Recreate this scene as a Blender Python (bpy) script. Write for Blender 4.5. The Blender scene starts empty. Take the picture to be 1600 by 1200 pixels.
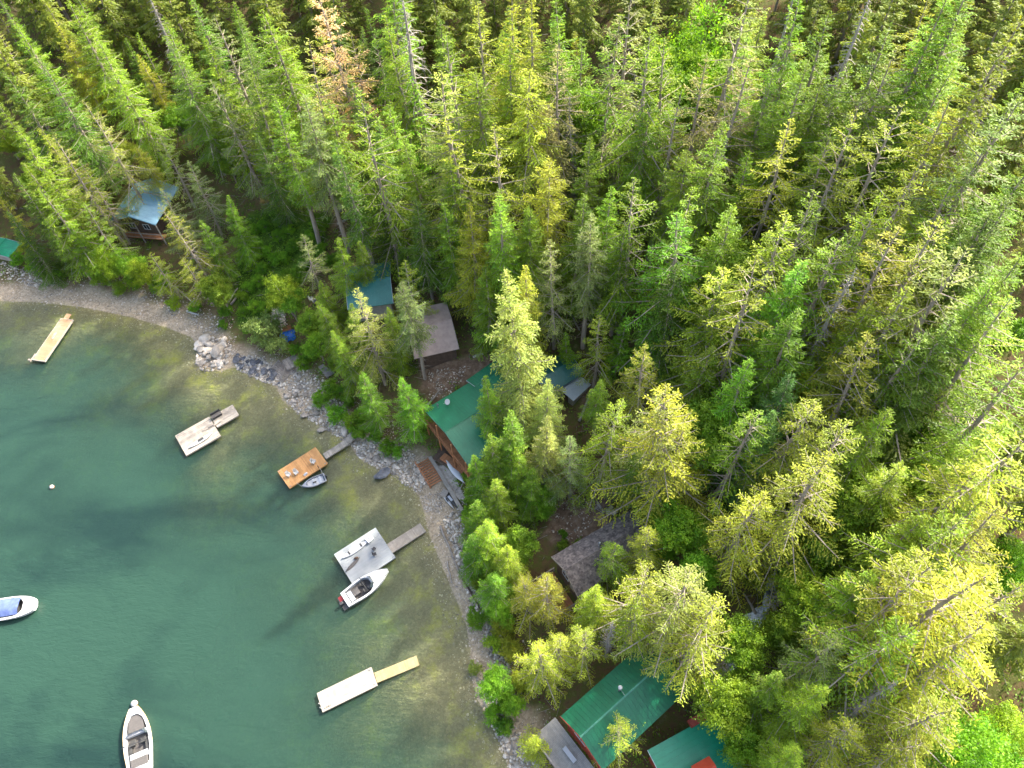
import bpy, math, random
import numpy as np
from mathutils import Vector, Matrix
sc = bpy.context.scene
COL = sc.collection
R_ = math.radians

# ------------------------------------------------------------ camera
FPX, CAMH = 1148.0, 92.0
_vx, _vy = 55.0, 810.0                       # where straight down lies in the picture, from its centre
_off = math.hypot(_vx, _vy); _th = math.atan(_off / FPX); _a = math.atan2(_vx, _vy)
FW = np.array([0, math.sin(_th), -math.cos(_th)])
_u = np.array([0, -math.cos(_th), -math.sin(_th)]); _r = np.array([1.0, 0, 0])
RT = _r * math.cos(_a) + _u * math.sin(_a)
DN = -_r * math.sin(_a) + _u * math.cos(_a)
CP = np.array([0, 0, CAMH])
cd = bpy.data.cameras.new('camera'); cam = bpy.data.objects.new('camera', cd); COL.objects.link(cam)
cd.sensor_width = 36; cd.lens = 36 * FPX / 1600; cd.clip_start = 1; cd.clip_end = 3000
cam.matrix_world = Matrix(((RT[0], -DN[0], -FW[0], 0), (RT[1], -DN[1], -FW[1], 0), (RT[2], -DN[2], -FW[2], CAMH), (0, 0, 0, 1)))
sc.camera = cam
# ------------------------------------------------------------ light
SUN_AZ, SUN_EL = R_(38), R_(40)
sdir = Vector((math.cos(SUN_EL) * math.cos(SUN_AZ), math.cos(SUN_EL) * math.sin(SUN_AZ), math.sin(SUN_EL)))
sl = bpy.data.lights.new('sun', 'SUN'); sl.energy = 3.1; sl.angle = R_(1.2); sl.color = (1.0, 0.97, 0.89)
so = bpy.data.objects.new('sun', sl); COL.objects.link(so); so.rotation_euler = sdir.to_track_quat('Z', 'Y').to_euler()
w = bpy.data.worlds.new('World'); sc.world = w; w.use_nodes = True
nt = w.node_tree; sky = nt.nodes.new('ShaderNodeTexSky'); sky.sky_type = 'NISHITA'; sky.sun_disc = False
sky.sun_elevation = SUN_EL; sky.sun_rotation = math.pi / 2 - SUN_AZ; sky.ozone_density = 0.4; sky.dust_density = 5.0; sky.air_density = 1.0
nt.links.new(sky.outputs[0], nt.nodes['Background'].inputs[0]); nt.nodes['Background'].inputs[1].default_value = 0.15
sc.view_settings.view_transform = 'Standard'; sc.view_settings.look = 'None'
sc.view_settings.exposure = 2.25; sc.view_settings.gamma = 1.0
sc.cycles.max_bounces = 6; sc.cycles.transparent_max_bounces = 8; sc.cycles.diffuse_bounces = 3

# ------------------------------------------------------------ geometry of the place
def ray(px, py): return FW * FPX + RT * (px - 800) + DN * (py - 600)
def U(px, py, z=0.0):
    d = ray(px, py); t = (z - CAMH) / d[2]; return CP + d * t
def proj(p):
    q = np.asarray(p, float) - CP; k = FPX / (q @ FW); return 800 + (q @ RT) * k, 600 + (q @ DN) * k
SHORE_PX = [(-60, 466), (0, 470), (60, 472), (130, 480), (200, 494), (260, 511), (300, 527), (312, 545), (306, 572), (345, 580),
            (372, 572), (405, 592), (432, 604), (443, 628), (480, 650), (515, 674), (545, 692), (560, 715), (600, 737), (632, 748),
            (655, 775), (664, 805), (673, 840), (690, 880), (706, 920), (727, 970), (735, 1010), (737, 1060), (750, 1100), (775, 1140), (790, 1180), (800, 1230)]
SH = [U(x, y)[:2] for x, y in SHORE_PX]
d0 = SH[0] - SH[3]; d0 /= np.linalg.norm(d0); SH = [SH[0] + d0 * 60, *SH]
SH = [SH[0] + np.array([-160, -40.]), *SH, SH[-1] + np.array([8., -12]), SH[-1] + np.array([20., -60.]), SH[-1] + np.array([60., -220.])]
SH = np.array(SH)
LAKE = np.vstack([SH, [[-500, -300], [-500, SH[0][1]]]])
def inpoly(P, poly):
    x, y = P[..., 0], P[..., 1]; c = np.zeros(x.shape, bool); n = len(poly); j = n - 1
    for i in range(n):
        xi, yi = poly[i]; xj, yj = poly[j]
        if yi != yj:
            c ^= ((yi > y) != (yj > y)) & (x < (xj - xi) * (y - yi) / (yj - yi) + xi)
        j = i
    return c
def sdist(P):
    P = np.asarray(P, float); best = np.full(P.shape[:-1], 1e9)
    for a, b in zip(SH[:-1], SH[1:]):
        ab = b - a; t = np.clip(((P - a) @ ab) / (ab @ ab), 0, 1)
        best = np.minimum(best, np.linalg.norm(P - (a + t[..., None] * ab), axis=-1))
    return np.where(inpoly(P, LAKE), -best, best)
def _lat(ix, iy): 
    v = np.sin(ix * 127.1 + iy * 311.7) * 43758.5453; return v - np.floor(v)
def vnoise(x, y):
    ix, iy = np.floor(x), np.floor(y); fx, fy = x - ix, y - iy; fx = fx * fx * (3 - 2 * fx); fy = fy * fy * (3 - 2 * fy)
    return (_lat(ix, iy) * (1 - fx) + _lat(ix + 1, iy) * fx) * (1 - fy) + (_lat(ix, iy + 1) * (1 - fx) + _lat(ix + 1, iy + 1) * fx) * fy
def th(P):
    P = np.asarray(P, float); d = sdist(P); x, y = P[..., 0], P[..., 1]
    land = np.interp(d, [0, 4.5, 9, 14, 40, 300], [0, 0.55, 2.3, 3.3, 11, 11 + 260 * .38])
    bed = np.interp(-d, [0, 5, 12, 25, 50, 400], [0, -.5, -1.6, -4.2, -7, -12])
    z = np.where(d >= 0, land, bed)
    n = (vnoise(x * .09, y * .09) - .5) * 2.4 + (vnoise(x * .3 + 9, y * .3) - .5) * .7 + (vnoise(x * 1.1, y * 1.1 + 5) - .5) * .18
    return z + n * np.clip((np.abs(d) - 1.5) / 14, 0, 1)
def th1(x, y): return float(th(np.array([[x, y]]))[0])
def onground(px, py, h=0.0):
    """the point of the terrain (raised by h) that the picture shows at px, py"""
    d = ray(px, py); d = d / np.linalg.norm(d); t = np.arange(35, 420, .5); P = CP + t[:, None] * d
    f = P[:, 2] - th(P[:, :2]) - h; k = np.argmax(f < 0)
    if f[k] >= 0: return P[-1]
    s = f[k - 1] / (f[k - 1] - f[k]); return P[k - 1] + (P[k] - P[k - 1]) * s

# ------------------------------------------------------------ materials
def lin(c):
    return tuple((v / 255 / 12.92) if v / 255 <= .04045 else ((v / 255 + .055) / 1.055) ** 2.4 for v in c) + (1,)
def C4(c): return tuple(c) + ((1,) if len(c) == 3 else ())
def pm(name, c1, c2=None, scale=3.0, rough=.7, bump=0.0, bscale=None, metal=0.0, island=0.0, spec=.4, stretch=None):
    m = bpy.data.materials.new(name); m.use_nodes = True; n = m.node_tree.nodes; l = m.node_tree.links
    p = n['Principled BSDF']; p.inputs['Roughness'].default_value = rough; p.inputs['Metallic'].default_value = metal
    p.inputs['Specular IOR Level'].default_value = spec
    tc = n.new('ShaderNodeTexCoord'); src = tc.outputs['Object']
    if stretch:
        mp = n.new('ShaderNodeMapping'); mp.inputs['Scale'].default_value = stretch; l.new(src, mp.inputs[0]); src = mp.outputs[0]
    nz = n.new('ShaderNodeTexNoise'); nz.inputs['Scale'].default_value = scale; nz.inputs['Detail'].default_value = 6; nz.inputs['Roughness'].default_value = .65
    l.new(src, nz.inputs['Vector'])
    rp = n.new('ShaderNodeValToRGB'); rp.color_ramp.elements[0].position = .32; rp.color_ramp.elements[1].position = .68
    rp.color_ramp.elements[0].color = C4(c1); rp.color_ramp.elements[1].color = C4(c2 or c1); l.new(nz.outputs[0], rp.inputs[0])
    out = rp.outputs[0]
    if island:
        g = n.new('ShaderNodeNewGeometry'); mr = n.new('ShaderNodeMapRange'); mr.inputs['To Min'].default_value = 1 - island; mr.inputs['To Max'].default_value = 1 + island
        l.new(g.outputs['Random Per Island'], mr.inputs[0]); hs = n.new('ShaderNodeHueSaturation'); l.new(mr.outputs[0], hs.inputs['Value']); l.new(out, hs.inputs['Color']); out = hs.outputs[0]
    l.new(out, p.inputs['Base Color'])
    if bump:
        b = n.new('ShaderNodeBump'); b.inputs['Distance'].default_value = bump; n2 = n.new('ShaderNodeTexNoise'); n2.inputs['Scale'].default_value = bscale or scale * 4
        n2.inputs['Detail'].default_value = 5; l.new(src, n2.inputs['Vector']); l.new(n2.outputs[0], b.inputs['Height']); l.new(b.outputs[0], p.inputs['Normal'])
    return m
M = {}
M['cedar'] = pm('cedar_decking', lin((158, 114, 68)), lin((182, 138, 88)), 1.2, .75, .004, 30, island=.16)
M['oldwood'] = pm('weathered_wood', lin((126, 119, 108)), lin((158, 149, 136)), 1.5, .85, .006, 20, island=.18)
M['greywood'] = pm('grey_wood', lin((112, 104, 96)), lin((150, 140, 128)), 2, .9, .01, 18, island=.2)
M['palewood'] = pm('bleached_wood', lin((150, 142, 130)), lin((128, 119, 106)), 1.5, .85, .006, 20, island=.1)
M['rustwood'] = pm('stained_wood', lin((152, 136, 114)), lin((144, 108, 76)), .35, .8, .005, 20, island=.1)
M['brownwood'] = pm('brown_stained_wood', lin((140, 92, 58)), lin((164, 112, 74)), 2, .8, .005, 20, island=.15)
M['rampwood'] = pm('algae_stained_wood', lin((128, 116, 82)), lin((146, 134, 96)), 1.2, .85, .005, 20, island=.1)
M['redwood'] = pm('red_brown_paint', lin((118, 44, 34)), lin((142, 62, 46)), 2, .7, .004, 15, island=.1)
M['darkwood'] = pm('dark_wood', lin((66, 52, 42)), lin((92, 74, 60)), 2, .85, .006, 15, island=.15)
M['greenroof'] = pm('green_roof_metal', lin((16, 92, 60)), lin((28, 108, 74)), .5, .42, .0, spec=.5, island=.03)
M['greenroof2'] = pm('deep_green_roof_metal', lin((8, 78, 48)), lin((14, 94, 62)), .5, .4, .0, spec=.5)
M['tealroof'] = pm('teal_roof_metal', lin((34, 90, 84)), lin((46, 104, 98)), .6, .45, spec=.5)
M['brightteal'] = pm('bright_teal_roof', lin((12, 120, 86)), lin((22, 134, 98)), .8, .35, spec=.5)
M['blueroof'] = pm('pale_blue_roof_metal', lin((98, 136, 154)), lin((122, 160, 176)), .4, .5, spec=.5)
M['brownroof'] = pm('brown_grey_roofing', lin((136, 118, 108)), lin((160, 142, 130)), .9, .8, .004, 20)
M['shingle'] = pm('cedar_shingles', lin((72, 66, 64)), lin((122, 112, 106)), 1.6, .95, .02, 10, island=.35)
M['zinc'] = pm('galvanised_metal', lin((142, 152, 158)), lin((162, 170, 174)), .8, .4, metal=.25, spec=.5)
M['greycap'] = pm('ridge_cap_metal', lin((58, 112, 92)), lin((70, 124, 104)), 2, .45)
M['wallgreen'] = pm('sage_wall_paint', lin((104, 112, 92)), lin((120, 128, 106)), 2, .8, .003, 12)
M['wallgrey'] = pm('grey_wall_boards', lin((128, 124, 116)), lin((148, 144, 134)), 2, .8, .003, 12, island=.08)
M['glass'] = pm('window_glass', (.02, .03, .035), (.04, .05, .055), 1, .08, spec=.8)
M['white'] = pm('white_gelcoat', lin((186, 186, 184)), lin((174, 175, 175)), 1.2, .28, spec=.5)
M['whitep'] = pm('white_plastic', lin((170, 170, 167)), lin((158, 158, 156)), 3, .45)
M['dockgrey'] = pm('pale_grey_decking', lin((122, 126, 126)), lin((138, 141, 140)), .6, .6, .003, 20, island=.05)
M['black'] = pm('black_rubber', (.02, .02, .022), (.035, .035, .037), 4, .6)
M['dgrey'] = pm('dark_grey_vinyl', lin((48, 48, 47)), lin((62, 61, 58)), 4, .7, .003, 30, island=.08)
M['mgrey'] = pm('grey_nonskid_mat', lin((70, 67, 64)), lin((84, 80, 77)), 5, .85, .003, 40)
M['seat'] = pm('pale_vinyl_seat', lin((150, 154, 158)), lin((168, 171, 174)), 3, .5, .004, 12)
M['canvas'] = pm('blue_canvas', lin((66, 80, 122)), lin((86, 102, 144)), 1.5, .85, .02, 4)
M['alu'] = pm('aluminium', lin((126, 130, 134)), lin((146, 148, 150)), 2, .4, metal=.5)
M['bluetarp'] = pm('blue_tarp', lin((16, 66, 134)), lin((34, 98, 168)), 2, .4, .05, 5)
M['orange'] = pm('orange_float', lin((176, 92, 36)), lin((190, 116, 60)), 5, .5)
M['rope'] = pm('rope', lin((176, 172, 160)), lin((200, 196, 184)), 20, .9)
M['concrete'] = pm('concrete', lin((118, 116, 110)), lin((138, 134, 126)), 1.5, .9, .01, 12)
M['rock'] = pm('rock', lin((122, 114, 102)), lin((186, 174, 158)), .8, .9, .04, 5, island=.45)
M['darkrock'] = pm('dark_rock', lin((52, 54, 58)), lin((112, 112, 114)), .8, .85, .04, 5, island=.4)
M['palerock'] = pm('pale_rock', lin((150, 140, 126)), lin((208, 196, 178)), .8, .9, .04, 5, island=.3)
M['pebble'] = pm('pebbles', lin((124, 114, 102)), lin((184, 172, 156)), 2, .9, .0, island=.5)
M['bark'] = pm('bark', lin((118, 106, 94)), lin((158, 146, 130)), 2.5, .95, .03, 10, stretch=(1, 1, .25))
M['deadbark'] = pm('bleached_bark', lin((120, 113, 104)), lin((158, 150, 138)), 2.5, .9, .02, 10, stretch=(1, 1, .25), island=.15)
M['redroof'] = pm('orange_red_paint', lin((176, 58, 30)), lin((190, 74, 42)), 2, .6, .004, 15)
M['boat_text'] = pm('red_decal', lin((178, 52, 48)), lin((190, 66, 60)), 8, .5)
M['yellow'] = pm('yellow_hull_glint', lin((196, 152, 60)), lin((210, 172, 84)), 2, .35)  # yellow sun glints off the water, painted onto the ski boat's rail

def foliage(name, trans=.45, ycol=(1.35, 1.18, .55)):
    m = bpy.data.materials.new(name); m.use_nodes = True; n = m.node_tree.nodes; l = m.node_tree.links
    n.remove(n['Principled BSDF']); out = n['Material Output']
    oi = n.new('ShaderNodeObjectInfo'); g = n.new('ShaderNodeNewGeometry')
    mr = n.new('ShaderNodeMapRange'); mr.inputs['To Min'].default_value = .82; mr.inputs['To Max'].default_value = 1.2; l.new(g.outputs['Random Per Island'], mr.inputs[0])
    # clumps of older and newer needles
    tc = n.new('ShaderNodeTexCoord'); nz = n.new('ShaderNodeTexNoise'); nz.inputs['Scale'].default_value = .55; nz.inputs['Detail'].default_value = 3
    l.new(tc.outputs['Object'], nz.inputs['Vector'])
    m2 = n.new('ShaderNodeMapRange'); m2.inputs['From Min'].default_value = .3; m2.inputs['From Max'].default_value = .7; m2.inputs['To Min'].default_value = .85; m2.inputs['To Max'].default_value = 1.2; l.new(nz.outputs[0], m2.inputs[0])
    mm = n.new('ShaderNodeMath'); mm.operation = 'MULTIPLY'; l.new(mr.outputs[0], mm.inputs[0]); l.new(m2.outputs[0], mm.inputs[1])
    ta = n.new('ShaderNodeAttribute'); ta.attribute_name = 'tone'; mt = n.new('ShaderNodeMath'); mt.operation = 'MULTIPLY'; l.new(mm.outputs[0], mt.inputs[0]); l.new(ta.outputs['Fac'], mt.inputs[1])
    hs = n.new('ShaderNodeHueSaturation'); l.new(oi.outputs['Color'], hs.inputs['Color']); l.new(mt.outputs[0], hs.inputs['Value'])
    m3 = n.new('ShaderNodeMapRange'); m3.inputs['From Min'].default_value = .3; m3.inputs['From Max'].default_value = .7; m3.inputs['To Min'].default_value = .515; m3.inputs['To Max'].default_value = .482; l.new(nz.outputs[0], m3.inputs[0]); l.new(m3.outputs[0], hs.inputs['Hue'])
    mx = n.new('ShaderNodeMix'); mx.data_type = 'RGBA'; mx.blend_type = 'MULTIPLY'; mx.inputs[0].default_value = 1; l.new(hs.outputs[0], mx.inputs[6]); mx.inputs[7].default_value = C4(ycol)
    df = n.new('ShaderNodeBsdfDiffuse'); l.new(hs.outputs[0], df.inputs[0])
    tr = n.new('ShaderNodeBsdfTranslucent'); l.new(mx.outputs[2], tr.inputs[0])
    ms = n.new('ShaderNodeMixShader'); ms.inputs[0].default_value = trans; l.new(df.outputs[0], ms.inputs[1]); l.new(tr.outputs[0], ms.inputs[2])
    gl = n.new('ShaderNodeBsdfGlossy'); gl.inputs['Roughness'].default_value = .5; gl.inputs[0].default_value = (.9, .95, 1, 1)
    m5 = n.new('ShaderNodeMixShader'); m5.inputs[0].default_value = .012; l.new(ms.outputs[0], m5.inputs[1]); l.new(gl.outputs[0], m5.inputs[2])
    l.new(m5.outputs[0], out.inputs[0]); return m
M['needle'] = foliage('conifer_needles'); M['leaf'] = foliage('broad_leaves', .5, (1.2, 1.25, .5))

# ------------------------------------------------------------ mesh helpers
def tag(o, label=None, cat=None, group=None, kind=None):
    if label: o['label'] = label
    if cat: o['category'] = cat
    if group: o['group'] = group
    if kind: o['kind'] = kind
    return o
def root(name, loc, rz, label, cat, group=None):
    o = bpy.data.objects.new(name, None); COL.objects.link(o); o.location = tuple(float(v) for v in loc); o.rotation_euler = (0, 0, rz)
    o.empty_display_size = .3
    return tag(o, label, cat, group)
def mesh_np(name, V, F, mat):
    V = np.asarray(V, np.float32); F = np.asarray(F, np.int32); k = F.shape[1]
    me = bpy.data.meshes.new(name); me.vertices.add(len(V)); me.vertices.foreach_set('co', V.ravel())
    me.loops.add(F.size); me.loops.foreach_set('vertex_index', F.ravel())
    me.polygons.add(len(F)); me.polygons.foreach_set('loop_start', np.arange(0, F.size, k, dtype=np.int32)); me.update(calc_edges=True)
    me.materials.append(mat); return me
def link(name, me, parent=None):
    o = bpy.data.objects.new(name, me); COL.objects.link(o); o.parent = parent; return o
class MB:
    def __init__(s): s.v = []; s.f = []
    def box(s, c, d, rz=0.0, tilt=None):
        x, y, z = d[0] / 2, d[1] / 2, d[2] / 2; m = Matrix.Rotation(rz, 3, 'Z')
        if tilt: m = m @ Matrix.Rotation(tilt[0], 3, 'X') @ Matrix.Rotation(tilt[1], 3, 'Y')
        b = len(s.v)
        for p in ((-x, -y, -z), (x, -y, -z), (x, y, -z), (-x, y, -z), (-x, -y, z), (x, -y, z), (x, y, z), (-x, y, z)):
            s.v.append(tuple(m @ Vector(p) + Vector(c)))
        s.f += [(b, b + 3, b + 2, b + 1), (b + 4, b + 5, b + 6, b + 7), (b, b + 1, b + 5, b + 4), (b + 1, b + 2, b + 6, b + 5), (b + 2, b + 3, b + 7, b + 6), (b + 3, b, b + 4, b + 7)]
        return s
    def bar(s, p, q, w_, h_):
        p, q = Vector(p), Vector(q); d = q - p; L = d.length; z = d.normalized(); a = z.cross(Vector((0, 0, 1)))
        if a.length < .01: a = Vector((1, 0, 0))
        a.normalize(); c = a.cross(z); b = len(s.v)
        for e in (p, q):
            for i, j in ((-1, -1), (1, -1), (1, 1), (-1, 1)): s.v.append(tuple(e + a * i * w_ / 2 + c * j * h_ / 2))
        s.f += [(b, b + 1, b + 2, b + 3), (b + 7, b + 6, b + 5, b + 4)] + [(b + i, b + 4 + i, b + 4 + (i + 1) % 4, b + (i + 1) % 4) for i in range(4)]
        return s
    def tube(s, pts, rs, n=8, cap=True):
        b0 = len(s.v); pts = [Vector(p) for p in pts]
        for i, p in enumerate(pts):
            d = (pts[min(i + 1, len(pts) - 1)] - pts[max(i - 1, 0)]).normalized(); a = d.cross(Vector((.31, .13, .94)) if abs(d.z) < .9 else Vector((1, 0, 0))).normalized(); c = d.cross(a)
            r = rs[i] if hasattr(rs, '__len__') else rs
            for k in range(n):
                t = 2 * math.pi * k / n; s.v.append(tuple(p + (a * math.cos(t) + c * math.sin(t)) * r))
        for i in range(len(pts) - 1):
            for k in range(n):
                s.f.append((b0 + i * n + k, b0 + i * n + (k + 1) % n, b0 + (i + 1) * n + (k + 1) % n, b0 + (i + 1) * n + k))
        if cap: s.f += [tuple(b0 + k for k in range(n))[::-1], tuple(b0 + (len(pts) - 1) * n + k for k in range(n))]
        return s
    def prism(s, pts, z0, z1):
        b = len(s.v); n = len(pts)
        for p in pts: s.v.append((p[0], p[1], z0 if not callable(z0) else z0(*p)))
        for p in pts: s.v.append((p[0], p[1], z1 if not callable(z1) else z1(*p)))
        s.f += [tuple(range(b + n - 1, b - 1, -1)), tuple(range(b + n, b + 2 * n))] + [(b + i, b + (i + 1) % n, b + n + (i + 1) % n, b + n + i) for i in range(n)]
        return s
    def poly(s, pts): b = len(s.v); s.v += [tuple(p) for p in pts]; s.f.append(tuple(range(b, b + len(pts)))); return s
    def slab(s, q, t):
        """a quad q thickened downwards by t"""
        b = len(s.v); s.v += [tuple(p) for p in q] + [(p[0], p[1], p[2] - t) for p in q]
        s.f += [(b, b + 1, b + 2, b + 3), (b + 7, b + 6, b + 5, b + 4)] + [(b + i, b + 4 + i, b + 4 + (i + 1) % 4, b + (i + 1) % 4) for i in range(4)]; return s
    def ball(s, c, r, n=12, m=8, sx=1, sy=1, sz=1):
        b = len(s.v); s.v.append((c[0], c[1], c[2] - r * sz))
        for i in range(1, m):
            a = -math.pi / 2 + math.pi * i / m
            for k in range(n): t = 2 * math.pi * k / n; s.v.append((c[0] + r * sx * math.cos(a) * math.cos(t), c[1] + r * sy * math.cos(a) * math.sin(t), c[2] + r * sz * math.sin(a)))
        s.v.append((c[0], c[1], c[2] + r * sz)); e = len(s.v) - 1
        for k in range(n):
            s.f.append((b, b + 1 + (k + 1) % n, b + 1 + k)); s.f.append((e, e - n + k, e - n + (k + 1) % n))
            for i in range(m - 2): s.f.append((b + 1 + i * n + k, b + 1 + i * n + (k + 1) % n, b + 1 + (i + 1) * n + (k + 1) % n, b + 1 + (i + 1) * n + k))
        return s
    def build(s, name, mat, parent=None, smooth=False, bevel=0.0):
        me = bpy.data.meshes.new(name); me.from_pydata(s.v, [], s.f); me.materials.append(mat); me.update()
        if smooth: me.polygons.foreach_set('use_smooth', [True] * len(me.polygons))
        o = link(name, me, parent)
        if bevel: bv = o.modifiers.new('bevel', 'BEVEL'); bv.width = bevel; bv.segments = 2; bv.limit_method = 'ANGLE'
        return o

# ------------------------------------------------------------ ground and water
def grid(x0, x1, nx, y0, y1, ny):
    X, Y = np.meshgrid(np.linspace(x0, x1, nx), np.linspace(y0, y1, ny)); P = np.stack([X.ravel(), Y.ravel()], 1)
    i = np.arange(nx - 1)[None, :] + np.arange(ny - 1)[:, None] * nx; i = i.ravel(); return P, np.stack([i, i + 1, i + nx + 1, i + nx], 1)
CLEAR = [  # open ground seen between the trees, as it lies in the picture: polygon, kind
    ([(385, 330), (430, 325), (520, 335), (505, 400), (470, 440), (440, 470), (385, 520), (365, 500), (372, 400)], 'meadow'),
    ([(395, 270), (500, 300), (530, 320), (535, 360), (480, 350), (400, 310)], 'dirt'),
    ([(660, 560), (720, 560), (790, 540), (790, 580), (735, 590), (680, 625), (655, 610)], 'dirt'),
    ([(865, 755), (960, 790), (960, 820), (880, 860), (850, 840)], 'dirt'),
    ([(905, 605), (925, 600), (930, 650), (905, 640)], 'dirt')]
CLW = [(np.array([onground(*p)[:2] for p in poly]), k) for poly, k in CLEAR]
def masks(P):
    d = sdist(P); dirt = np.zeros(len(P)); mead = np.zeros(len(P))
    for poly, k in CLW:
        m = inpoly(P, poly); (dirt if k == 'dirt' else mead)[m] = 1
    return d, dirt, mead
P, F = grid(-190, 250, 441, -90, 330, 421)
Z = th(P); V = np.column_stack([P, Z])
far = [(-1500, -1500), (1500, 1500)]
d, dirt, mead = masks(P)
bank = np.clip((d - 2.0 - 2.5 * vnoise(P[:, 0] * .35, P[:, 1] * .35)) / 2.0, 0, 1)
def ground_mat():
    m = bpy.data.materials.new('ground'); m.use_nodes = True; n = m.node_tree.nodes; l = m.node_tree.links; p = n['Principled BSDF']
    p.inputs['Roughness'].default_value = .95; p.inputs['Specular IOR Level'].default_value = .15
    g = n.new('ShaderNodeNewGeometry')
    def noise(s, d_=6, r=.6):
        z = n.new('ShaderNodeTexNoise'); z.inputs['Scale'].default_value = s; z.inputs['Detail'].default_value = d_; z.inputs['Roughness'].default_value = r; l.new(g.outputs['Position'], z.inputs['Vector']); return z.outputs[0]
    def ramp(src, stops):
        r = n.new('ShaderNodeValToRGB'); e = r.color_ramp.elements
        while len(e) < len(stops): e.new(.5)
        for q, (pos, c) in zip(e, stops): q.position = pos; q.color = C4(c)
        l.new(src, r.inputs[0]); return r.outputs[0]
    def mix(f, a, b):
        x = n.new('ShaderNodeMix'); x.data_type = 'RGBA'; l.new(f, x.inputs[0]); l.new(a, x.inputs[6]); l.new(b, x.inputs[7]); return x.outputs[2]
    def attr(a): x = n.new('ShaderNodeAttribute'); x.attribute_name = a; return x.outputs['Fac']
    floor = ramp(noise(.9, 10, .75), [(.3, lin((58, 48, 32))), (.46, lin((92, 76, 52))), (.56, lin((76, 84, 36))), (.72, lin((120, 104, 80)))])
    dirtc = ramp(noise(1.2, 10, .7), [(.3, lin((78, 62, 48))), (.5, lin((108, 88, 70))), (.72, lin((142, 122, 102)))])
    med = ramp(noise(2.2, 8, .7), [(.3, lin((42, 62, 18))), (.7, lin((88, 116, 34)))])
    vo = n.new('ShaderNodeTexVoronoi'); vo.inputs['Scale'].default_value = 4.5; l.new(g.outputs['Position'], vo.inputs['Vector'])
    bw = n.new('ShaderNodeSeparateColor'); l.new(vo.outputs['Color'], bw.inputs[0])
    beach = ramp(bw.outputs[0], [(0.0, lin((116, 104, 86))), (.5, lin((148, 133, 110))), (1.0, lin((184, 168, 144)))])
    bn = ramp(noise(.35, 5), [(.4, lin((140, 124, 100))), (.62, lin((170, 152, 126)))])
    beach = mix(noise(6, 3), beach, bn)
    bed = ramp(noise(.22, 8, .65), [(.34, lin((98, 96, 80))), (.5, lin((124, 120, 98))), (.58, lin((152, 152, 80))), (.68, lin((186, 186, 56)))])  # yellow-green stops: sun shafts painted into the lakebed colour
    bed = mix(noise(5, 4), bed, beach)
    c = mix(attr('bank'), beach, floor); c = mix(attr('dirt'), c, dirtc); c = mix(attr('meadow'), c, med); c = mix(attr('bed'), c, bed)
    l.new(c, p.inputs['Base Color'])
    b = n.new('ShaderNodeBump'); b.inputs['Distance'].default_value = .12; b.inputs['Strength'].default_value = .8; l.new(noise(3, 10, .75), b.inputs['Height']); l.new(b.outputs[0], p.inputs['Normal'])
    return m
me = mesh_np('ground', V, F, ground_mat())
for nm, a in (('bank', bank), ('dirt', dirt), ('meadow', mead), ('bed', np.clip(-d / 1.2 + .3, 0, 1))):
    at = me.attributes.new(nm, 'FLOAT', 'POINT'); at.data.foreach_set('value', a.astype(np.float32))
me.polygons.foreach_set('use_smooth', [True] * len(me.polygons))
tag(link('ground', me), kind='structure')
# the land beyond, coarser, butted on where it is never looked at closely
def fargrid(x0, x1, y0, y1, st, name):
    P2, F2 = grid(x0, x1, int((x1 - x0) / st) + 1, y0, y1, int((y1 - y0) / st) + 1); c = P2[F2].mean(1)
    keep = ~((c[:, 0] > -190) & (c[:, 0] < 250) & (c[:, 1] > -90) & (c[:, 1] < 330)); z = th(P2); z = np.minimum(z, 95)
    o = link(name, mesh_np(name, np.column_stack([P2, z]), F2[keep], bpy.data.materials['ground'])); o.data.attributes.new('bank', 'FLOAT', 'POINT').data.foreach_set('value', (sdist(P2) > 4).astype(np.float32))
    tag(o, kind='structure')
fargrid(-1190, 1250, -1090, 1330, 20, 'terrain')

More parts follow.
